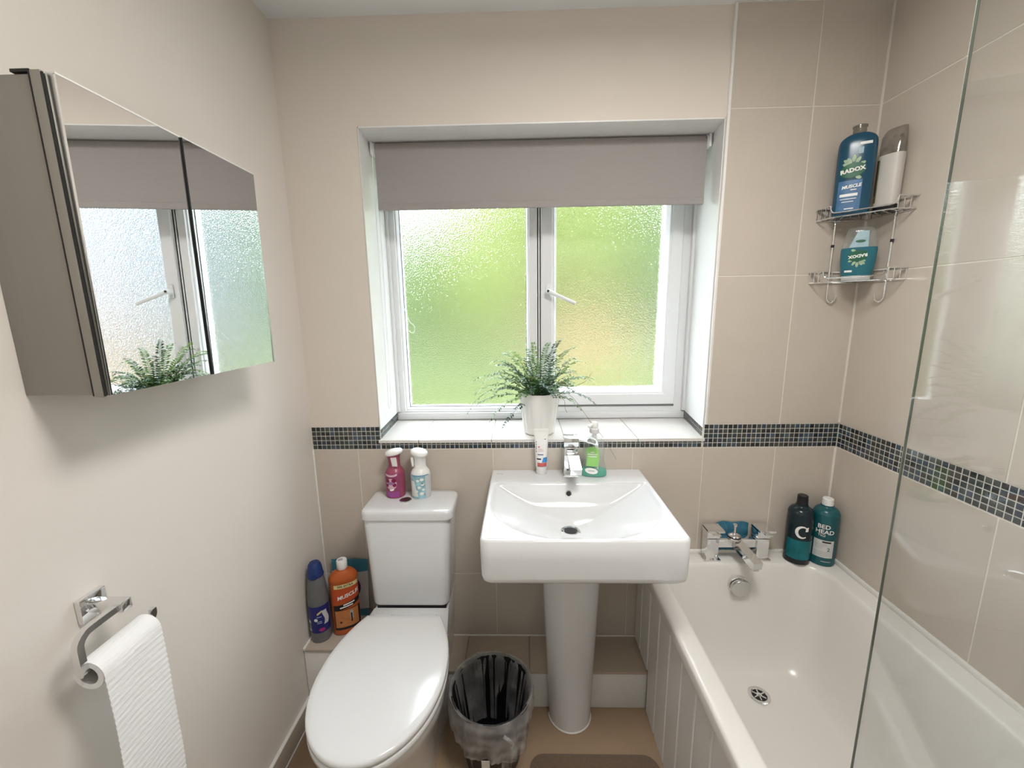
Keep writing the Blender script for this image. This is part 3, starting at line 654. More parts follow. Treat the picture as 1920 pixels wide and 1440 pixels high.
MB().loft(Ls, False, False).build('core', mat('grey_card', (.42, .41, .39), rough=.9, noise=.08, nscale=90), tr, angle=40)
path = [(RO * math.cos(a) * 1.03, RO * math.sin(a) * 1.03) for a in [math.radians(150 - 10 * k) for k in range(16)]]
n_s = 110
for k in range(1, n_s + 1):
    s_ = k * .0042; path.append((RO * 1.03 + .003 * math.sin(s_ * 9) + .0009 * math.sin(s_ * 540) + .004 * s_, -s_))
vs, fs = [], []
ny = 12
for off in (0, .0012):
    for k, (x, z) in enumerate(path):
        for j in range(ny + 1):
            t = j / ny; s_ = max(0, -z) if k > 15 else 0
            vs.append((x + off + .0012 * math.sin(t * 7 + s_ * 25) * min(1, s_ * 8), ry0 + (ry1 - ry0) * t - .02 * s_, z + (.0 if k <= 15 else .004 * math.sin(t * 3))))
cnt = len(path) * (ny + 1)
for base, fl in ((0, True), (cnt, False)):
    for k in range(len(path) - 1):
        for j in range(ny): a = base + k * (ny + 1) + j; q = (a, a + 1, a + ny + 2, a + ny + 1); fs.append(tuple(reversed(q)) if fl else q)
for k in range(len(path) - 1):
    for j in (0, ny): a = k * (ny + 1) + j; fs.append((a, a + ny + 1, a + ny + 1 + cnt, a + cnt))
a = (len(path) - 1) * (ny + 1)
for j in range(ny): fs.append((a + j, a + j + 1, a + j + 1 + cnt, a + j + cnt))
mb = MB().faces(vs, fs); bmesh.ops.recalc_face_normals(mb.bm, faces=mb.bm.faces[:]); mb.build('hanging_sheet', M_TP, tr, angle=80)

# =================================================================== FERN
fr = thing('potted_fern', 'green fern in a fluted white pot on the window sill', 'plant', (.846, .075, SILL))
M_POT = mat('pot_glaze', (.83, .82, .80), rough=.22, noise=.02, nscale=8)
NP = 96
def potr(k, base): return base * (.985 + .05 * abs(math.sin(PI * 12 * k / NP)) ** .8)
prof = smooth_prof([(.046, .0), (.055, .004), (.0585, .020), (.064, .06), (.070, .105), (.0755, .150), (.0765, .160)], 3)
loops = [[(potr(k, r) * math.cos(2 * PI * k / NP), potr(k, r) * math.sin(2 * PI * k / NP), z) for k in range(NP)] for r, z in prof]
loops += [[((r) * math.cos(2 * PI * k / NP), (r) * math.sin(2 * PI * k / NP), z) for k in range(NP)] for r, z in ((.0745, .160), (.070, .13), (.066, .10))]
MB().loft(loops, True, True).build('pot', M_POT, fr, angle=60)
MB().lathe([(.069, .128), (.060, .131), (.03, .134), (.006, .135)], 28).build('soil', mat('potting_soil', (.045, .03, .02), rough=.95, noise=.4, nscale=90, bump=.8, bscale=120), fr)
M_LEAF = [mat('frond_green_%s' % n, c, rough=.45, noise=.25, nscale=30) for n, c in (('mid', (.075, .17, .04)), ('dark', (.025, .075, .035)), ('lime', (.15, .28, .04)))]
rf = random.Random(11)
def frond(az, length, rise, droop, mi, dens=1.0):
    n = int(length / .0062); pts = []
    d = Vector((math.cos(az), math.sin(az), 0)); b0 = d * rf.uniform(.005, .03)
    for k in range(n + 1):
        t = k / n; hor = length * (t * .98 if rise < .7 else t ** 1.1 * .86); z = .13 + length * (rise * (1 - (1 - t) ** 1.7) - droop * t ** 2.4)
        side = d.cross(Vector((0, 0, 1))) * (.02 * math.sin(t * 2 + az * 3) * length * 4)
        pts.append(b0 + d * hor + Vector((0, 0, z)) + side * .25)
    for p in pts: p.y = min(p.y, .165)
    mb = MB(); mb.tube(pts, [.0011 * (1 - .7 * k / n) for k in range(n + 1)], 4)
    vs, fs = [], []
    for k in range(3, n):
        t = k / n; p = pts[k]; tg = (pts[min(k + 1, n)] - pts[k - 1]).normalized(); sd = tg.cross(Vector((0, 0, 1)))
        if sd.length < .1: sd = Vector((-d.y, d.x, 0))
        sd.normalize(); up = sd.cross(tg)
        ll = .0165 * (1 - abs(t - .42) * 1.05) * dens + .003
        for s_ in (-1, 1):
            if rf.random() < .1: continue
            dirv = (sd * s_ * .86 + tg * .38 + up * rf.uniform(-.45, .35)).normalized(); wv = tg * (.0040)
            tip = p + dirv * ll; mid = p + dirv * ll * .5 + up * .0008
            i0 = len(vs); vs += [p, mid - wv, tip, mid + wv]; fs += [(i0, i0 + 1, i0 + 2), (i0, i0 + 2, i0 + 3)]
    mb.faces(vs, fs); mb.build('frond', M_LEAF[mi], fr, smooth=False)
specs = [(183, .23, .42, .50, 0), (176, .24, .62, .40, 0), (190, .25, .25, .42, 0), (170, .20, .78, .38, 2), (200, .17, .20, .62, 0), (210, .15, .05, .65, 1), (160, .19, .95, .30, 0), (187, .20, .75, .35, 1),
         (195, .22, .52, .40, 0), (178, .17, .95, .25, 1), (205, .18, .5, .3, 1), (165, .22, .55, .35, 0), (220, .16, .8, .3, 0), (150, .18, 1.05, .2, 0), (135, .18, 1.1, .15, 2), (240, .15, .9, .3, 1),
         (60, .21, 1.12, .10, 1), (40, .22, .98, .16, 0), (20, .21, .85, .25, 2), (8, .19, .62, .30, 0), (0, .21, .60, .26, 0), (-6, .19, .35, .45, 1), (-15, .16, .28, .5, 0), (30, .20, .72, .28, 0), (75, .19, 1.15, .1, 0),
         (95, .19, 1.15, .1, 2), (110, .17, 1.15, .1, 0), (270, .13, .9, .35, 1), (255, .14, .75, .45, 1), (285, .13, .8, .4, 1), (300, .14, .7, .45, 0), (320, .15, .8, .35, 0), (340, .16, .9, .25, 1), (230, .13, .6, .45, 0), (15, .15, 1.1, .1, 1), (50, .14, 1.2, .1, 1),
         (265, .11, 1.05, .2, 0), (310, .11, 1.1, .2, 1), (200, .12, 1.1, .2, 1), (160, .12, 1.15, .1, 1), (120, .13, 1.2, .1, 1), (350, .12, 1.0, .3, 0), (245, .11, 1.1, .15, 2), (280, .10, .9, .3, 1)]
for az, ln, ri, dr_, mi in specs: frond(math.radians(az + rf.uniform(-3, 3)), ln * (1.06 if 140 < az < 215 else 1.0), ri, dr_, mi)
for k in range(16): frond(rf.uniform(0, 2 * PI), rf.uniform(.10, .17), rf.uniform(.5, 1.1), rf.uniform(.2, .5), rf.choice((0, 0, 1)))
M_DRY = mat('dry_stem', (.30, .24, .17), rough=.8, noise=.2, nscale=40)
for pts in ([(.06, -.01, .14), (.10, .0, .150), (.135, .005, .178), (.175, .01, .195), (.20, .01, .232)], [(.055, .02, .14), (.115, .03, .142), (.165, -.01, .085), (.20, -.045, .035), (.228, -.07, .0055), (.25, -.095, -.03), (.276, -.095, -.075)], [(.065, .0, .135), (.095, .01, .125), (.10, .015, .09), (.108, .01, .075)]):
    MB().tube(smooth_prof(pts, 5), .0009, 5).build('dry_stem', M_DRY, fr)

# =================================================================== BOTTLES
def col(name, c, rough=.35, noise=.06, nscale=30, **k): return mat(name, c, rough=rough, noise=noise, nscale=nscale, **k)
M_WHITE = col('white_plastic', (.84, .84, .83), .35, .02); M_WPRINT = col('white_print', (.86, .86, .84), .5, .02); M_BLACK = col('black_plastic', (.012, .013, .016), .25, .1)
M_PRINTK = col('black_print', (.02, .02, .03), .5, .1); M_GREYP = col('grey_lines', (.42, .42, .44), .6, .1)

# ---- spray air fresheners on the cistern
def spray(name, label, loc, rz, body_m, head_m, lab):
    t = thing(name, label, 'air freshener', loc, rz)
    pr = smooth_prof([(0, .0325, .0325), (.003, .0345, .0345), (.02, .0345, .0345), (.07, .0345, .0345), (.088, .0340, .0340), (.098, .030, .030), (.107, .0235, .0235), (.116, .0205, .0205), (.13, .0195, .0195)], 3)
    bt_ = Bottle(pr); bt_.body('can', body_m, t)
    # head: neck flaring into a slanted oval cap
    loops = []
    for z, rx, ry, sl, sh in ((.126, .0200, .0195, 0, 0), (.138, .0195, .020, .02, .0), (.150, .022, .023, .08, -.001), (.158, .026, .026, .16, -.001)):
        loops.append([(x + sh, y, zz + sl * x) for x, y, zz in sup(rx, ry, z, 2.2, 40)])
    MB().loft(loops).build('nozzle_head', head_m, t, angle=50)
    loops = [[(x * 1 + .001, y, z + .16 * x) for x, y, zz in sup(.031 * q, .028 * q, 0, 2.2, 40)] for q, z in ((.93, .1565), (1, .160), (1, .165), (.92, .170), (.6, .1735), (.2, .175))]
    MB().loft(loops).build('cap', M_WHITE, t, angle=60)
    MB().loft([[(-.009 + xo, -.0215 - yo, z), (.009 + xo, -.0215 - yo, z), (.009 + xo, -.0185, z), (-.009 + xo, -.0185, z)] for z, xo, yo in ((.118, .012, .002), (.132, .011, .004), (.150, .009, .006))]).build('trigger', M_WHITE, t, angle=40)
    lab(t, bt_); return t
def lab_pink(t, b):
    b.patch('label', col('pink_label', (.27, .05, .13), .3, .35, 60), t, -.0335, .0335, .004, .092)
    b.patch('label_panel', col('pale_pink', (.66, .45, .53), .4, .2, 200), t, -.022, .022, .084, .090, .0009, shape=lambda u, v: (-.022 + .044 * u, .082 + .004 * (2 * u - 1) ** 2 + .007 * v))
    b.oval('label_panel', col('pale_pink', (.66, .45, .53)), t, 0, .055, .020, .021, .0009)
    for x, z, r in ((-.013, .066, .0075), (.010, .068, .008), (-.015, .050, .006), (.012, .052, .007)): b.oval('berry', col('berry_print', (.22, .01, .06), .35, .3, 150), t, x, z, r, r, .0012)
    b.oval('label_panel', col('mauve_print', (.34, .17, .36), .4, .2, 150), t, -.001, .058, .012, .006, .0013)
    b.patch('label_panel', col('violet_print', (.33, .07, .30), .4, .2, 100), t, -.022, .026, .006, .026, .0009)
    b.oval('label_print', M_WPRINT, t, .002, .034, .008, .004, .0015, .3)
def lab_blue(t, b):
    b.patch('label', col('blue_floral', (.30, .52, .68), .35, .75, 70), t, -.034, .034, .003, .088)
    b.patch('label_panel', col('cream_print', (.76, .78, .76), .4, .12, 160), t, -.034, -.004, .012, .066, .0009, shape=lambda u, v: (-.034 + (.028 - .014 * v) * u, .010 + .058 * v))
    for x, z, r in ((-.006, .070, .006), (.008, .074, .007), (.010, .056, .006), (-.002, .045, .006), (.006, .022, .007), (.012, .036, .005), (-.012, .030, .006)): b.oval('petal', M_WPRINT, t, x, z, r, r * .8, .0012)
    b.oval('petal', col('leaf_print', (.16, .36, .30), .4, .2), t, .009, .060, .005, .003, .0014)
    b.patch('label_panel', col('pale_grey_print', (.60, .61, .63), .4, .06), t, .020, .047, .004, .086, .0009)
    b.patch('label_panel', col('deep_blue_print', (.08, .28, .48), .4, .1), t, -.034, .034, .0865, .0895, .0012)
spray('air_freshener', 'pink trigger spray air freshener with berry label on the cistern', (.3175, -.052, .782), -8, col('pink_can', (.33, .07, .13), .3), col('pink_head', (.36, .07, .14), .35), lab_pink)
t = spray('air_freshener', 'white and blue floral trigger spray air freshener on the cistern', (.4125, -.058, .782), 6, M_WHITE, M_WHITE, lab_blue); 
for c in t.children:
    if c.name.startswith('trigger'): c.rotation_euler = (0, 0, math.radians(-95))
    if c.name.startswith('cap') or c.name.startswith('nozzle_head'): c.rotation_euler = (0, 0, math.radians(150)); 

# ---- toothpaste tube
tt = thing('toothpaste_tube', 'white toothpaste tube standing on its cap behind the basin tap', 'toothpaste', (.8485, -.040, bz), 4)
MB().lathe([(.0165, 0), (.0178, .002), (.0185, .026), (.0185, .028)], 28).build('cap', M_WHITE, tt)
tb = Bottle([(.0285 + .1285 * k / 20, .0205 + .005 * k / 20, .0195 * (1 - (k / 20) ** 1.6) + .0012) for k in range(21)], 2.0)
tb.body('tube', M_WHITE, tt); MB().box(-.0262, .0262, -.0012, .0012, .155, .168, .0004).build('crimp', M_WHITE, tt)
tb.patch('label_print', col('red_print', (.62, .12, .11), .4, .3, 90), tt, -.017, .019, .033, .047)
tb.patch('label_print', col('blue_print', (.04, .25, .62), .4, .4, 60), tt, -.001, .0215, .048, .066, shape=lambda u, v: (-.001 + .0225 * u + .006 * v * (1 - u), .048 + .018 * v))
tb.patch('label_print', M_PRINTK, tt, -.020, -.003, .058, .063)
tb.patch('label_print', col('navy_print', (.03, .05, .16), .4, .1), tt, -.016, .005, .075, .078)
tb.patch('label_print', col('navy_print', (.03, .05, .16), .4, .1), tt, -.0185, .018, .0325, .0335, .0009)
for k, w in enumerate((.020, .018, .014)): tb.patch('label_print', col('rose_print', (.62, .40, .42), .5, .2, 200), tt, -.013, -.013 + w, .088 + k * .004, .0895 + k * .004)
for z in (.085, .094, .101, .110, .118): tb.patch('label_print', col('navy_print', (.03, .05, .16)), tt, -.0235, -.0205, z, z + .0055, .0009, nx=2, nz=2)
tb.patch('label_print', M_PRINTK, tt, .010, .0175, .130, .1318)
tb.oval('label_print', col('red_print', (.62, .12, .11)), tt, -.010, .104, .0032, .0026, .0009)

# ---- hand soap
hs = thing('hand_soap', 'clear pump bottle of green hand soap with lime label on the basin', 'soap', (1.0335, -.056, bz), -6)
sp = Bottle(smooth_prof([(0, .040, .021), (.003, .0455, .0255), (.018, .046, .026), (.035, .041, .023), (.060, .0350, .0205), (.085, .0355, .0205), (.105, .0385, .021), (.122, .0375, .0205), (.133, .029, .018), (.139, .016, .0135), (.143, .0125, .0125)], 3), 2.4)
sp.body('bottle', M_CLEARP, hs)
Bottle([(z, rx - .002, ry - .002) for z, rx, ry in sp.p if z <= .026], 2.4).body('soap', col('green_soap', (.05, .42, .30), .12, .08, 20), hs)
sp.patch('label', col('lime_label', (.30, .62, .17), .45, .12, 40), hs, -.026, .010, .040, .112, shape=lambda u, v: (-.028 + .042 * u + .003 * math.sin(v * PI), .040 + v * (.072 - .010 * (2 * u - 1) ** 2)))
for x0, x1, z in ((-.012, .000, .090), (-.022, .010, .082), (-.020, .008, .074)): sp.patch('label_print', M_WPRINT, hs, x0, x1, z, z + .0035, .0011)
sp.oval('label', M_WPRINT, hs, -.009, .024, .022, .0105, .0009, -.12)
sp.patch('label_print', col('leaf_print', (.16, .36, .30)), hs, -.020, .002, .0235, .0255, .0012)
MB().tube([(.012, .0, .012), (.006, 0, .14)], .0062, 10).build('dip_tube', M_WHITE, hs)
MB().lathe([(.0085, .141), (.0085, .158)], 20).build('pump_neck', M_WHITE, hs)
MB().lathe([(.0155, .157), (.0165, .159), (.0165, .172), (.013, .176)], 28).build('pump_collar', col('grey_white_plastic', (.70, .70, .71), .3), hs)
MB().lathe([(.0105, .176), (.0125, .180), (.013, .190), (.0095, .196), (.003, .198)], 24).build('pump_head', M_WHITE, hs)
MB().tube([(0, 0, .187), (-.012, -.012, .187), (-.020, -.02, .182)], .005, 10).build('pump_head', M_WHITE, hs)

# ---- bath rim bottles
def bigbottle(name, label, cat, loc, rz, body, cap, cap_z, cap_r, lab, R=.0425, H=.205):
    t = thing(name, label, cat, loc, rz)
    b = Bottle(smooth_prof([(0, R - .004, R - .004), (.004, R, R), (.02, R, R), (H * .8, R, R), (H * .9, R * .97, R * .97), (H * .96, R * .80, R * .80), (H * 1.0, R * .52, R * .52), (H * 1.03, R * .47, R * .47)], 3)); b.body('bottle', body, t)
    MB().lathe([(cap_r, H * 1.02), (cap_r + .001, H * 1.025), (cap_r, H * 1.02 + cap_z - .002), (cap_r - .002, H * 1.02 + cap_z)], 28).build('cap', cap, t); lab(t, b); return t
M_TEALD = col('dark_teal_plastic', (.008, .022, .030), .22, .1); M_TEAL = col('teal_plastic', (.012, .098, .115), .25, .15, 12)
def lab_c(t, b):
    b.patch('label', col('teal_foil', (.012, .17, .20), .22, .6, 22, metal=.4), t, -.052, .052, .022, .095, nx=24)
    b.patch('label', M_BLACK, t, -.052, .052, .004, .018, nx=24)
    # large C with serifs
    pts = []
    for k in range(22):
        a = math.radians(50 + 258 * k / 21); pts.append((-.004 + .0175 * math.cos(a), .128 + .0205 * math.sin(a), .0016 + .0032 * abs(math.sin(math.radians(258 * k / 21 * .7)))))
    vs, fs = [], []
    for x, z, w in pts:
        dx, dz = x + .004, z - .128; L = math.hypot(dx, dz); vs += [b.pt(x - dx / L * w, z - dz / L * w, .0008), b.pt(x + dx / L * w, z + dz / L * w, .0008)]
    for k in range(21): fs.append((2 * k, 2 * k + 1, 2 * k + 3, 2 * k + 2))
    MB().faces(vs, fs).build('lettering', M_WPRINT, t)
    b.patch('lettering', M_WPRINT, t, .003, .012, .130, .148, shape=lambda u, v: (.004 + .009 * u + .001 * v, .132 + .014 * v + .003 * u * v))
def lab_b(t, b):
    b.text('BED', M_WPRINT, t, -.014, .150, .021, bold=.0004); b.text('HEAD', M_WPRINT, t, -.010, .131, .021, bold=.0004); b.text('TIGI', M_WPRINT, t, -.018, .117, .012)
    b.patch('label', col('silver_label', (.62, .63, .62), .45, .05), t, -.040, .022, .034, .100, nx=20)
    b.patch('label_print', M_PRINTK, t, -.014, .012, .0905, .0965, .0009)
    for k, (w, z) in enumerate(((.036, .084), (.040, .079), (.030, .074), (.024, .068), (.040, .055), (.044, .050), (.044, .045), (.038, .040))): b.patch('label_print', M_GREYP, t, -.034, -.034 + w, z, z + .0016, .0009)
    b.text('2', col('teal_print', (.02, .20, .24)), t, .006, .066, .019, .0012, bold=.0003)
    b.patch('label_print', M_GREYP, t, -.012, .018, .018, .021, .0009)
bigbottle('shampoo_bottle', 'dark bottle with large letter C and black cap on the bath corner', 'bottle', (1.7805, -.0565, RZ), -14, M_TEALD, M_BLACK, .036, .0165, lab_c, .0405, .212)
bigbottle('shampoo_bottle', 'teal bottle with white cap and silver label in the bath corner', 'bottle', (1.8645, -.064, RZ), -20, M_TEAL, M_WHITE, .026, .0165, lab_b, .0405, .214)

# ---- cleaners on the left ledge
LZ = .275
dk = thing('toilet_cleaner', 'grey toilet cleaner bottle with blue cap and blue label', 'bottle', (.0405, -.150, LZ), 14)
db = Bottle(smooth_prof([(0, .030, .030), (.004, .0345, .0345), (.03, .0350, .0350), (.14, .0350, .0350), (.17, .0345, .0345), (.215, .0305, .0305), (.245, .0265, .0265), (.252, .024, .024)], 3)); db.body('bottle', col('grey_plastic', (.15, .155, .165), .3, .08, 20), dk)
MB().loft([sup(r, r, z, 2, 36) for r, z in ((.0275, .249), (.028, .254), (.0255, .262), (.0235, .280), (.021, .292), (.016, .299))]).build('cap', col('blue_cap', (.012, .035, .16), .3), dk)
B('cap_tab', col('blue_cap', (.012, .035, .16)), dk, -.010, .010, -.033, -.02, .250, .258, .002)
db.patch('label', col('royal_blue_label', (.016, .022, .17), .3, .2, 30), dk, -.048, .048, .042, .146, nx=24)
db.patch('label_panel', M_WPRINT, dk, -.047, -.026, .048, .090, .0009)
for k in range(6): db.patch('barcode', M_PRINTK, dk, -.043 + k * .003, -.0415 + k * .003, .056, .080, .0012, nx=1, nz=3)
db.patch('label_panel', col('pale_grey_print', (.60, .61, .63)), dk, .022, .038, .075, .130, .0009, shape=lambda u, v: (.020 + .016 * u + .004 * math.sin(v * 5), .072 + .055 * v))
db.patch('label_panel', col('gold_print', (.66, .55, .25), .4, .1), dk, .000, .016, .117, .124, .0012, shape=lambda u, v: (.0 + .016 * u, .112 + .010 * u + .008 * v))
db.oval('label_panel', M_WPRINT, dk, -.005, .095, .006, .006, .0012); db.oval('label_panel', col('magenta_print', (.40, .03, .22), .4, .2), dk, .012, .054, .010, .007, .0012)
for z in (.104, .086, .080): db.patch('label_panel', col('pale_blue_print', (.45, .55, .75), .4, .1), dk, -.002, .014, z, z + .0025, .0012)
og = thing('drain_cleaner', 'orange cleaner bottle with white cap on the left ledge', 'bottle', (.122, -.116, LZ), 26)
ob_ = Bottle(smooth_prof([(0, .040, .022), (.004, .046, .0265), (.02, .0475, .0275), (.16, .0475, .0275), (.205, .0475, .0275), (.216, .0495, .029), (.228, .047, .0275), (.243, .034, .022), (.252, .0185, .0165), (.257, .0165, .0165)], 3), 2.3); ob_.body('bottle', col('orange_plastic', (.46, .10, .022), .3, .08, 16), og)
MB().lathe([(.0172, .255), (.0182, .257), (.0182, .284), (.0165, .287)], 28).build('cap', M_WHITE, og)
B('cap_hinge', M_GREYP, og, -.012, .004, -.006, .006, .2868, .2885, .0006)
ob_.patch('label_banner', col('cream_label', (.72, .62, .32), .4, .05), og, -.034, .045, .190, .205, nx=20)
ob_.text('50% EXTRA', M_PRINTK, og, .004, .1975, .0105, bold=.0002)
ob_.patch('label', col('orange_red_label', (.50, .075, .022), .35, .15), og, -.040, .046, .135, .186, nx=20)
ob_.text('MUSCLE', M_WPRINT, og, .008, .158, .0195, rot=.2, bold=.0006, shear=.25)
ob_.patch('label', M_BLACK, og, -.040, .046, .105, .130, .0007, nx=20, shape=lambda u, v: (-.040 + .086 * u, .104 + .020 * v + .018 * u * u))
for x0, x1, z in ((-.008, .030, .120), (-.020, .024, .110)): ob_.patch('label_print', M_WPRINT, og, x0, x1, z, z + .005, .0011, shape=lambda u, v, x0=x0, x1=x1, z=z: (x0 + (x1 - x0) * u, z + .005 * v + .006 * u))
ob_.patch('label', M_BLACK, og, -.040, .046, .024, .104, .0005, nx=20)
ob_.patch('label_print', col('amber_print', (.52, .20, .07), .4, .35, 40), og, -.037, .040, .034, .102, .0008, nx=20)
ob_.patch('label_print', M_GREYP, og, .012, .022, .060, .095, .0011); ob_.patch('label_print', M_PRINTK, og, .014, .019, .050, .085, .0013); ob_.oval('label_print', M_PRINTK, og, -.02, .055, .004, .004, .0011)
# wipes packet leaning on the wall
wp = thing('wipes_packet', 'pale wipes packet with blue ends behind the orange bottle', 'packet', (.105, -.045, LZ), 0)
def packet(name, z0, z1, m_, x0=-.072, x1=.072):
    Ls = []
    for k in range(9):
        v = k / 8; z = z0 + (z1 - z0) * v; g = z / .235; th_ = .002 + .011 * math.sin(PI * min(1, max(0, g))) ; yo = .024 * g
        Ls.append([(x0, yo, z), (0, yo - th_, z), (x1, yo, z), (0, yo + th_ * .5, z)] if False else [(x0 + .004 * math.sin(z * 40), yo, z), (x0 * .6, yo - th_ * .8, z), (0, yo - th_, z), (x1 * .6, yo - th_ * .8, z), (x1, yo, z), (x1 * .6, yo + .003, z), (0, yo + .004, z), (x0 * .6, yo + .003, z)])
    return MB().loft(Ls).build(name, m_, wp, angle=60)
M_PKB = col('blue_packet', (.05, .20, .29), .3, .25, 30)
packet('packet_end', 0, .030, M_PKB); packet('packet_body', .030, .180, col('pale_packet', (.56, .53, .52), .35, .15, 25)); packet('packet_end', .180, .226, M_PKB)
MB().tube([(-.072, .0235, .218), (.072, .0235, .218)], .0022, 6).build('packet_seam', col('pale_blue_film', (.22, .42, .52), .25), wp)
MB().loft([[(.028 + .02 * math.cos(a), -.0125 + .022 * (z_ / .235) - .001, z_ + .035 * math.sin(a)) for a in [2 * PI * k / 24 for k in range(24)] for z_ in (.125,)], [(.028 + .02 * math.cos(a), -.0155 + .013, .125 + .035 * math.sin(a)) for a in [2 * PI * k / 24 for k in range(24)]]]).build('packet_print', col('plum_print', (.10, .05, .12), .4, .4, 60), wp)

# =================================================================== CORNER CADDY
cd = thing('shower_caddy', 'two-tier chrome wire corner caddy above the bath', 'caddy', (0, 0, 0))
for zt, key in ((1.7455, 'upper'), (1.5485, 'lower')):
    dn_ = Vector((0, 0, -.034))
    A = Vector((1.749, -.0105, zt)); F1 = Vector((1.754, -.062, zt)); F2 = Vector((1.855, -.183, zt)); Bp = Vector((W - .003, -.181, zt)); Cn = Vector((W - .006, -.0135, zt))
    MB().tube([A, F1], .006, sq=(.012, .004)).build('shelf_end', M_CHROME, cd, smooth=False)
    MB().tube([Bp, F2], .006, sq=(.012, .004)).build('shelf_end', M_CHROME, cd, smooth=False)
    dv_ = F2 - F1
    MB().tube(smooth_prof([tuple(F1), tuple(F1 + dv_ * .015 + Vector((0, 0, -.013))), tuple(F1 + dv_ * .10 + Vector((0, 0, -.021))), tuple(F1 + dv_ * .5 + Vector((0, 0, -.0215))), tuple(F1 + dv_ * .90 + Vector((0, 0, -.021))), tuple(F1 + dv_ * .985 + Vector((0, 0, -.013))), tuple(F2)], 4), .0021, 8).build('front_rail', M_CHROME, cd)
    MB().tube([A, Cn, Bp], .0022, 8).build('back_rail', M_CHROME, cd)
    MB().tube([A + dn_, F1 + dn_, F2 + dn_, Bp + dn_], .0021, 8).build('base_rail', M_CHROME, cd)
    MB().tube([A + dn_, Cn + dn_, Bp + dn_], .0021, 8).build('base_rail', M_CHROME, cd)
    for k in range(1, 9):                     # floor wires running from the front to the two walls
        t_ = k / 9; s_ = F1 + dv_ * t_ + dn_
        e_ = (A + (Cn - A) * t_ * 2 if t_ < .5 else Cn + (Bp - Cn) * (t_ * 2 - 1)) + dn_
        MB().tube([s_, e_, e_ - dn_], .0014, 6).build('base_wire', M_CHROME, cd)
    for q in (A, A + (F1 - A) * .33, A + (F1 - A) * .66, F2, Bp, Bp + (F2 - Bp) * .33, Bp + (F2 - Bp) * .66):
        MB().tube([q, q + dn_], .0015, 6).build('side_wire', M_CHROME, cd)
for base, out in ((Vector((1.8075, -.0145, 0)), Vector((.024, -.006, 0))), (Vector((W - .0055, -.120, 0)), Vector((-.012, .018, 0)))):
    pp = [base + Vector((0, 0, 1.74)), base + Vector((0, 0, 1.6)), base + Vector((0, 0, 1.475)), base + out * .12 + Vector((0, 0, 1.458)), base + out * .55 + Vector((0, 0, 1.451)), base + out * .95 + Vector((0, 0, 1.460)), base + out * 1.08 + Vector((0, 0, 1.474))]
    MB().tube([tuple(pp[0]), tuple(pp[1])] + smooth_prof([tuple(p) for p in pp[2:]], 4), .0027, 8).build('post', M_CHROME, cd)
    MB().lathe([(.0045, -.004), (.0045, .004)], 10, tuple(base + Vector((-.002, -.003, 1.632)))).build('fixing', M_DARK, cd)

M_RBLUE = col('navy_gel', (.012, .072, .130), .2, .2, 14); M_RTEAL = col('teal_gel', (.02, .15, .20), .2, .2, 14); M_RGREEN = col('badge_green', (.012, .115, .060), .4, .12)
def radox_art(b, t, cx, cz, s, flip=False, word=True):
    r = PI if flip else 0; g = -1 if flip else 1
    for dx, dz, a, ln in ((-.008, .022, .6, .012), (.008, .021, -.5, .013), (0, .026, 0, .013), (-.014, .014, 1.2, .010), (.016, .013, -1.1, .011), (.012, -.017, -2.0, .010), (-.012, .020, .9, .014)):
        b.oval('leaf_print', col('herb_print', (.36, .50, .33), .45, .5, 90), t, cx + g * dx * s, cz + g * dz * s, .0036 * s, ln * s * .60, .0010, a + r)
    b.oval('badge', M_RGREEN, t, cx, cz, .0240 * s, .0165 * s, .0015, .12 + r)
    b.text('RADOX', M_WPRINT, t, cx, cz, .0125 * s, .0021, .12 + r, bold=.0006 * s)
rx = thing('shower_gel', 'tall navy shower gel bottle on the upper caddy shelf', 'bottle', (1.806, -.072, 1.7139), -35)
xb = Bottle(smooth_prof([(0, .041, .021), (.004, .0455, .0245), (.05, .0460, .0250), (.17, .0470, .0255), (.208, .0460, .0250), (.222, .040, .0225), (.231, .028, .018), (.234, .0165, .0145)], 3), 2.7); xb.body('bottle', M_RBLUE, rx)
MB().lathe([(.0155, .232), (.0165, .234), (.0165, .250), (.0185, .252), (.0185, .256), (.014, .258)], 28).build('neck_cap', clear_mat('smoky_cap', (.62, .60, .55), haze=.25, hazecol=(.30, .29, .26)), rx)
xb.patch('label', col('ocean_print', (.07, .17, .33), .3, .5, 35), rx, -.036, .020, .010, .100, nx=16)
radox_art(xb, rx, -.006, .128, 1.28)
xb.patch('label_print', col('sky_print', (.33, .48, .55), .4, .3, 50), rx, .002, .014, .172, .190, .0008)
xb.text('MUSCLE', M_WPRINT, rx, -.005, .082, .0125, .0014, .08, bold=.0005, shear=.2); xb.patch('label_print', M_WPRINT, rx, -.006, .008, .071, .074, .0012)
xb.patch('label_print', M_WPRINT, rx, -.030, .012, .054, .062, .0012); xb.patch('label_print', M_WPRINT, rx, -.028, .010, .046, .048, .0012); xb.patch('label_print', M_WPRINT, rx, -.024, .004, .038, .040, .0012)
xb.patch('label_print', M_WPRINT, rx, .004, .032, .196, .204, .0012); xb.patch('label_print', M_WPRINT, rx, -.016, .006, .017, .020, .0012)
wt = thing('conditioner_tube', 'white bottle with smoky cap behind the navy shower gel', 'bottle', (1.878, -.113, 1.7139), -70)
wb_ = Bottle(smooth_prof([(.020, .0285, .0185), (.024, .0300, .0195), (.10, .0305, .0200), (.155, .0310, .0205), (.160, .030, .020)], 3), 2.8); wb_.body('bottle', col('ivory_plastic', (.58, .55, .51), .4, .03), wt)
MB().loft([sup(x, y, z, 2.8, 36) for z, x, y in ((0, .0285, .019), (.002, .030, .020), (.019, .030, .020), (.021, .028, .018))]).build('base_cap', M_BLACK, wt)
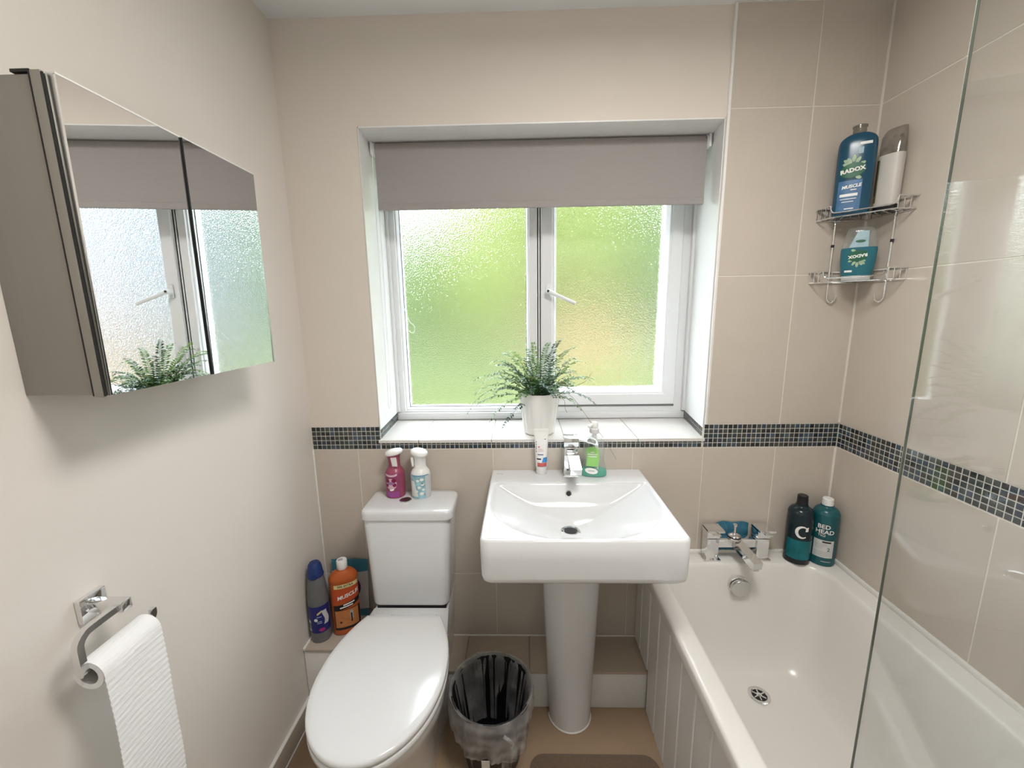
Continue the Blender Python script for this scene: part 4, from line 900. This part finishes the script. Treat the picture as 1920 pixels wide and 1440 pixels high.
MB().loft([sup(x, y, z, 2.8, 36, cx=c_) for z, x, y, c_ in ((.158, .030, .0195, 0), (.185, .0305, .0185, 0), (.212, .0300, .016, 0), (.228, .026, .012, .004), (.232, .022, .009, .007))]).build('clear_top', clear_mat('smoky_film', (.78, .75, .71), haze=.28, hazecol=(.36, .33, .30)), wt)
wb_.patch('label', col('olive_print', (.13, .14, .05), .4, .4, 40), wt, -.0295, -.018, .03, .15, nx=8); wb_.patch('label', M_BLACK, wt, -.0275, -.0225, .05, .15, .0009, nx=3)
sg = thing('shower_gel', 'small teal shower gel bottle upside down on the lower caddy shelf', 'bottle', (1.842, -.082, 1.5169), -35)
gb = Bottle(smooth_prof([(.016, .0365, .0195), (.019, .0385, .0210), (.05, .0430, .0235), (.088, .0450, .0240), (.100, .0440, .0235)], 3), 2.6); gb.body('bottle', M_RTEAL, sg)
MB().loft([sup(x, y, z, 2.6, 36) for z, x, y in ((0, .034, .0185), (.002, .036, .0195), (.015, .0365, .0195), (.0175, .035, .018))]).build('cap', col('frosted_cap', (.50, .50, .48), .3, .05), sg)
gt = Bottle([(z, x, y) for z, x, y in ((.0995, .0435, .0230), (.125, .0405, .0220), (.148, .036, .0200), (.158, .032, .018), (.162, .027, .015))], 2.6); gt.body('empty_top', M_CLEARP, sg)
gt.patch('label', col('sky_print', (.33, .48, .55), .4, .3, 50), sg, -.024, .02, .100, .148, .0008, shape=lambda u, v: (-.026 + .018 * v + (.046 - .020 * v) * u, .1005 + .048 * v))
gt.oval('label_print', M_RGREEN, sg, 0, .118, .012, .004, .0013)
radox_art(gb, sg, -.002, .074, 1.0, True)
gb.patch('label_print', M_WPRINT, sg, -.030, -.012, .026, .032, .0012)

# =================================================================== WASTE BIN
bn = thing('waste_bin', 'black waste bin with clear liner between toilet and pedestal', 'bin', (.674, -.333, 0))
HB = .262
MB().lathe([(.085, 0), (.088, .004), (.126, HB - .004), (.129, HB), (.125, HB), (.122, HB - .006), (.084, .01)], 48, cap0=True, cap1=True).build('bin_body', mat('bin_black', (.010, .010, .012), rough=.35, noise=.1, nscale=30), bn)
for k in range(36):
    a = 2 * PI * k / 36; c, s_ = math.cos(a), math.sin(a)
    MB().tube([(.0865 * c, .0865 * s_, .03), (.119 * c, .119 * s_, HB - .02)], .0022, 4).build('inner_rib', MATS['bin_black'], bn)
rl = random.Random(3)
def liner(name, rows, amp, m_):
    Ls = []
    n = 120
    ph = [rl.uniform(0, 6.28) for _ in range(8)]
    for r, z, w in rows:
        L = []
        for k in range(n):
            a = 2 * PI * k / n; wr = sum(math.sin(a * q + ph[i] + z * 14 * (i % 3 - 1)) / (1 + i * .35) for i, q in enumerate((5, 9, 13, 17, 23, 31, 7, 41)))
            L.append(((r + amp * w * wr) * math.cos(a), (r + amp * w * wr) * math.sin(a), z + w * .012 * math.sin(a * 3 + 1.0) + (w * .03 * max(0, -math.sin(a)) * -1)))
        Ls.append(L)
    return MB().loft(Ls, False, False).build(name, m_, bn, angle=80)
liner('liner', [(.132, HB + .005, .25), (.124, HB + .003, .15), (.118, .24, .5), (.108, .18, .8), (.098, .11, .9), (.088, .04, .7)], .0026, M_LINER)
liner('liner_skirt', [(.1265, .155, 1.2), (.129, .17, 1.2), (.1315, .188, 1), (.134, .208, .9), (.136, .228, .7), (.136, .245, .5), (.132, HB + .005, .25)], .0042, M_LINERF)
kn = [(.045, -.134, .232), (.061, -.134, .220), (.070, -.129, .200), (.066, -.127, .182)]
MB().tube(smooth_prof(kn, 4), [.005] * 13, 6).build('liner_handle', M_LINERF, bn)
MB().loft([[(-.022, -.1315 - q, z), (.002, -.1322 - q, z), (.002, -.1312 - q, z), (-.022, -.1305 - q, z)] for z, q in ((.116, 0), (.150, .006))]).build('liner_tag', col('white_tag', (.78, .78, .77), .6), bn, smooth=False)

# =================================================================== BATH MAT
bmz = MB().loft([rrect(1.0, -.62, w, d, .045, z, 8) for w, d, z in ((.40, .55, .0005), (.41, .56, .004), (.41, .56, .010), (.395, .545, .014), (.3, .45, .015))])
tag(bmz.build('bath_mat', mat('mat_pile', (.16, .105, .065), rough=.95, noise=.25, nscale=160, bump=1.0, bscale=380, sheen=.3), None, angle=60), 'dark brown bath mat with rounded corners on the vinyl floor', 'mat')

# =================================================================== CEILING FILL LIGHT (unseen fitting, added to brighten the room beyond the window light)
lt = thing('ceiling_fill_light', 'added round white ceiling fill light, out of view above the room', 'light', (1.08, -.98, CEIL))
MB().lathe([(.235, 0), (.24, -.012), (.235, -.035), (.225, -.04)], 48).build('housing', M_WHITE, lt)
em = bpy.data.materials.new('fill_diffuser'); em.use_nodes = True; eb = em.node_tree.nodes['Principled BSDF']; eb.inputs['Base Color'].default_value = (.9, .9, .88, 1); eb.inputs['Emission Color'].default_value = (1, .97, .93, 1); eb.inputs['Emission Strength'].default_value = 1.0
MB().lathe([(.223, -.040), (.20, -.052), (.12, -.060), (.01, -.062)], 48).build('diffuser', em, lt)
al = bpy.data.lights.new('fill_lamp', 'AREA'); al.shape = 'DISK'; al.size = .46; al.energy = FILL; al.color = (1, .97, .925)  # added fill disc, carries most of this unseen fitting's light
ao = bpy.data.objects.new('fill_lamp', al); COL.objects.link(ao); ao.parent = lt; ao.location = (0, 0, -.066)

# =================================================================== GARDEN beyond the frosted panes
GZ = -2.7
tag(B('lawn', mat('grass', (.040, .050, .004), rough=.9, noise=.35, nscale=.8), None, -150, 150, .6, 190, GZ - .2, GZ), 'mown yellow-green lawn outside the window', 'lawn', kind='structure')
rg = random.Random(5)
def tree(loc, h, r, label, c, nm):
    t = thing('garden_tree', label, 'tree', loc, 0)
    MB().tube([(0, 0, 0), (.05, 0, h * .3), (0, .05, h * .6)], [.2, .16, .06], 10).build('trunk', mat('bark', (.05, .04, .03), rough=.9, noise=.3, nscale=10), t)
    mb = MB(); tb_ = bmesh.new(); bmesh.ops.create_icosphere(tb_, subdivisions=4, radius=1)
    for v in tb_.verts:
        q = rg.uniform(.86, 1.0); v.co = Vector((v.co.x * r * .93 * q, v.co.y * r * .93 * q, .3 + h * .49 * (1 + v.co.z * q)))
    mb._merge(tb_)
    for k in range(14):
        a = rg.uniform(0, 6.28); z = h * rg.uniform(.15, .85); q = r * .8 * math.sqrt(max(.05, 1 - (z / h * 2 - 1) ** 2)); s_ = r * rg.uniform(.2, .32)
        tb_ = bmesh.new(); bmesh.ops.create_icosphere(tb_, subdivisions=3, radius=s_)
        for v in tb_.verts: v.co *= rg.uniform(.86, 1.1)
        mb._merge(tb_, Matrix.Translation((q * math.cos(a), q * math.sin(a), z)))
    mb.build('crown', mat(nm, c, rough=.7, noise=.4, nscale=2.5), t, smooth=False)
LIME, MIDG, DEEP = (.050, .066, .003), (.027, .053, .006), (.019, .044, .008)
for x, y, h, r, lb, c in ((4.6, 23, 18, 3.2, 'tall lime green tree straight beyond the right pane', LIME), (-1.0, 21, 17, 2.9, 'lime green tree beyond the mullion and left pane', LIME), (-7.0, 21, 11.0, 3.0, 'low green tree beyond the left pane', MIDG), (-13.4, 21, 9.5, 3.3, 'low spreading green tree at the far left of the garden', MIDG),
        (-5.6, 31, 15, 3.6, 'green tree behind the gap of the low ones', MIDG), (-14.6, 31, 11.5, 4.1, 'green tree behind the far left one', MIDG), (2.9, 32, 24, 4.0, 'very tall deep green tree behind the two lime ones', DEEP), (12.0, 32, 24, 4.3, 'very tall deep green tree behind the slim one', DEEP), (21.6, 34, 19, 4.4, 'very tall mid green tree behind the pale house', MIDG), (31.6, 34, 19, 4.8, 'very tall mid green tree behind the orange porch', MIDG), (41.8, 32, 18, 4.6, 'very tall mid green tree beyond the pale house', MIDG), (9.9, 21, 15, 1.8, 'slim green tree between the shed and the pale house', MIDG)):
    tree((x, y, GZ), h, r, lb, c, 'leaf_%d' % int(100 * sum(c)))
hg = MB()
for k in range(50):
    tb_ = bmesh.new(); bmesh.ops.create_icosphere(tb_, subdivisions=2, radius=.75)
    for v in tb_.verts: v.co *= rg.uniform(.85, 1.15)
    hg._merge(tb_, Matrix.Translation((-12.5 + k * .42, 12.5 + rg.uniform(-.2, .2), GZ + rg.uniform(.6, 1.5))))
tag(hg.build('garden_hedge', mat('hedge_leaf', (.036, .052, .006), rough=.8, noise=.4, nscale=3), None, smooth=False), 'clipped green hedge along the end of the lawn', 'hedge')
sh = thing('brick_shed', 'terracotta brick shed beyond the right pane', 'shed', (3.3, 14.6, GZ))
B('wall', mat('terracotta', (.125, .056, .015), rough=.85, noise=.15, nscale=3), sh, -1.1, 1.3, -.1, 2.2, 0, 3.1)
MB().loft([[(-1.3, -.4, 3.1), (-1.3, 2.5, 3.1), (-1.3, 1.05, 3.9)], [(1.5, -.4, 3.1), (1.5, 2.5, 3.1), (1.5, 1.05, 3.9)]]).build('roof', mat('roof_tile', (.06, .035, .016), rough=.8, noise=.2, nscale=4), sh, smooth=False)
hs_ = thing('neighbour_house', 'pale rendered house with an orange tiled porch far right of the garden', 'house', (14.5, 9, GZ))
B('wall', mat('render', (.062, .070, .078), rough=.9, noise=.06, nscale=1), hs_, -3, 9, 3, 9, 0, 9.5)
MB().loft([[(-3.4, 2.6, 9.5), (-3.4, 9.4, 9.5), (-3.4, 6, 13.5)], [(9.4, 2.6, 9.5), (9.4, 9.4, 9.5), (9.4, 6, 13.5)]]).build('roof', mat('slate', (.07, .08, .10), rough=.7, noise=.2, nscale=4), hs_, smooth=False)
B('porch', MATS['terracotta'], hs_, -2.4, 9, .8, 3, 0, 3.3)

# ------------------------------------------------------------------ groups of look-alikes
for o in scene.objects:
    if o.parent is None:
        n = o.name.split('.')[0]
        g = {'air_freshener': 'air fresheners on the cistern lid', 'shampoo_bottle': 'bottles on the bath corner', 'shower_gel': 'shower gels in the corner caddy', 'garden_tree': 'trees beyond the frosted window'}.get(n)
        if g: o['group'] = g
